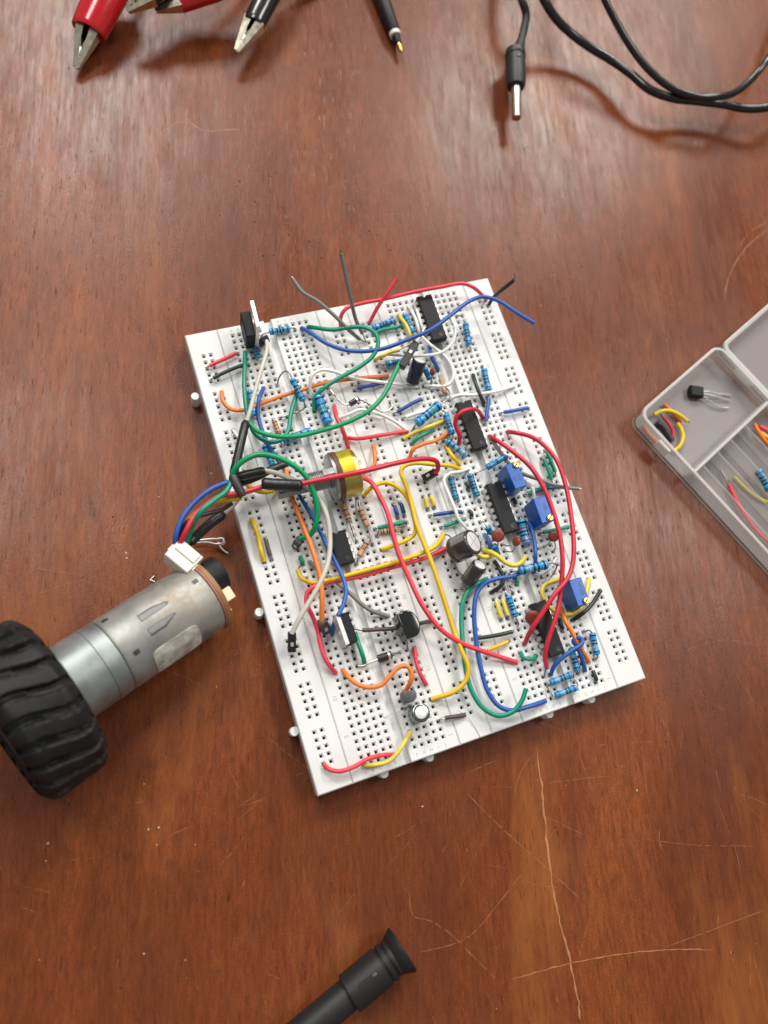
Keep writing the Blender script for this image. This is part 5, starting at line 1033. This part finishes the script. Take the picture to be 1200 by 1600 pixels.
# cross divider and the narrow compartments behind it
d1 = local([(173.96,66.51,9.30)][0]).x; print('divider', d1)
part('divider', bx(MB(), d1-.7, d1+.7, 1.25, wid-1.25, 1.1, HB-.6, .2), M_rim, t)
yy = [local(q).y for q in [(179.99,67.27,9.00),(188.96,70.54,9.00),(197.15,73.83,9.00),(206.46,77.81,9.00)]]; print('dividers', yy)
for y in yy: part('divider', bx(MB(), d1+.75, LB-1.25, y-.45, y+.45, 1.1, HB-1.2, .15), M_wall, t)
part('latch', bx(MB(), d1*.42, d1*.62, -1.9, -.05, HB-5.5, HB-.6, .3), M_rim, t)
lid0 = local([(211.77,114.79,5.00)][0])
yl = wid+4.2
lid = part('lid', tray(lid0.x, lid0.x+LB, yl, yl+wid, 3.6, 6.0), BOXM, t, angle=40)
for xx in (d1*.55, d1*1.2): part('hinge', MB().tube([(xx-5, wid+1.6, FZ*5.2), (xx+5, wid+1.6, FZ*5.2)], 1.1, 10).box((xx, wid+2.1, FZ*4.2), (7, 4.0, .6), .1), M_clear, t)
GB = 'cut wires in the compartment box'
wire('upper yellow cut wire lying in the corner of the clear box', 'yellow', [(171.27,94.32,4.00),(174.94,94.95,4.50),(178.45,93.87,5.00),(181.88,91.25,4.50),(184.52,88.24,4.00)], 'nt', group=GB, r=.95, tip=1)
wire('lower yellow cut wire curled in the corner of the clear box', 'yellow', [(180.45,88.80,3.00),(181.02,86.06,3.00),(180.40,82.77,3.00),(177.48,79.22,3.00),(174.14,77.99,2.50)], 'nn', group=GB, r=.95)
wire('orange cut wire under the yellow ones in the clear box', 'orange', [(178.61,98.19,2.50),(180.04,95.22,2.50),(181.88,91.42,2.20),(183.02,88.91,2.00)], 'nn', group=GB)
wire('dark orange cut wire pressed against the near wall of the box', 'orange', [(165.86,91.76,2.40),(166.95,87.86,2.20),(168.86,83.77,2.00)], 'nn', group=GB)
wire('small dark red cut wire amid the yellow ones in the box', 'crimson', [(175.41,92.62,3.00),(176.67,90.01,3.00),(177.33,85.46,2.50),(176.08,83.03,2.20)], 'tn', group=GB, tip=2)
wire('black cut wire bundle under the yellow ones in the box', 'black', [(172.26,91.43,2.20),(174.08,88.69,2.20),(175.13,84.98,2.20),(175.32,82.08,2.20)], 'nn', group=GB, r=1.5)
wire('long red wire lying in the lower narrow compartment', 'red', [(191.22,58.78,3.00),(191.43,52.31,3.00),(192.38,44.87,3.00),(194.38,37.76,3.00),(199.15,29.38,3.00)], 'nn', group=GB, r=.95, leads=[[(191.22,58.78,3.00),(191.19,61.87,3.00),(191.28,65.13,2.50)]])
wire('pale yellow wire showing through the box divider', 'lemon', [(195.60,61.30,2.20),(198.38,55.50,2.20),(202.10,50.30,2.20),(209.03,45.09,2.20)], 'nn', group=GB, r=.8)
wire('orange wire in the far narrow compartment of the box', 'orange', [(212.80,79.75,5.00),(213.25,75.55,5.00),(214.72,71.32,4.50),(217.79,66.40,4.00)], 'nn', group=GB, r=.95)
wire('red wire in the far narrow compartment of the box', 'red', [(215.48,78.36,4.00),(217.88,76.01,4.00),(221.51,71.59,4.00)], 'nn', group=GB, r=1.1)
wire('yellow wire beside the red one in the far compartment', 'yellow', [(214.56,75.44,4.50),(216.23,72.98,4.50),(220.15,69.01,4.00)], 'nn', group=GB, r=.9)
resistor('blue resistor lying inside the clear box', [(204.21,60.79,6.00),(205.47,50.92,6.00)], 1.7, 'bkkkb', None, 0, 0, group='blue resistor in the box')
p0 = Vector([(192.19,100.55,3.20)][0]); p1 = Vector([(197.26,98.47,3.20)][0]); t = thing('loose_transistor', 'loose black transistor with three long leads inside the clear box', 'transistor', loc=p0); Ml = frame(p0, p1); Ml.translation = (0, 0, 0)
part('body', MB().prism(dshape(2.5, 1.5), 0, (p1-p0).length, .25, M=Matrix.Rotation(math.pi/2, 4, 'Z')), M_black, t, M=Ml)
for pp in ([(196.94,99.14,3.20),(200.87,98.32,3.00),(204.30,96.81,2.60),(208.30,95.77,2.20),(211.14,94.60,2.00)], [(196.84,98.27,3.20),(201.24,96.44,3.00),(205.87,94.45,2.40),(209.48,92.59,2.00)], [(196.46,97.47,3.20),(198.73,95.25,3.00),(200.62,92.62,2.60),(204.06,90.50,2.20),(207.43,89.79,2.00)]):
    part('lead', MB().tube(catmull([Vector(v)-p0 for v in pp], 4), .3, 6), M_tin, t)
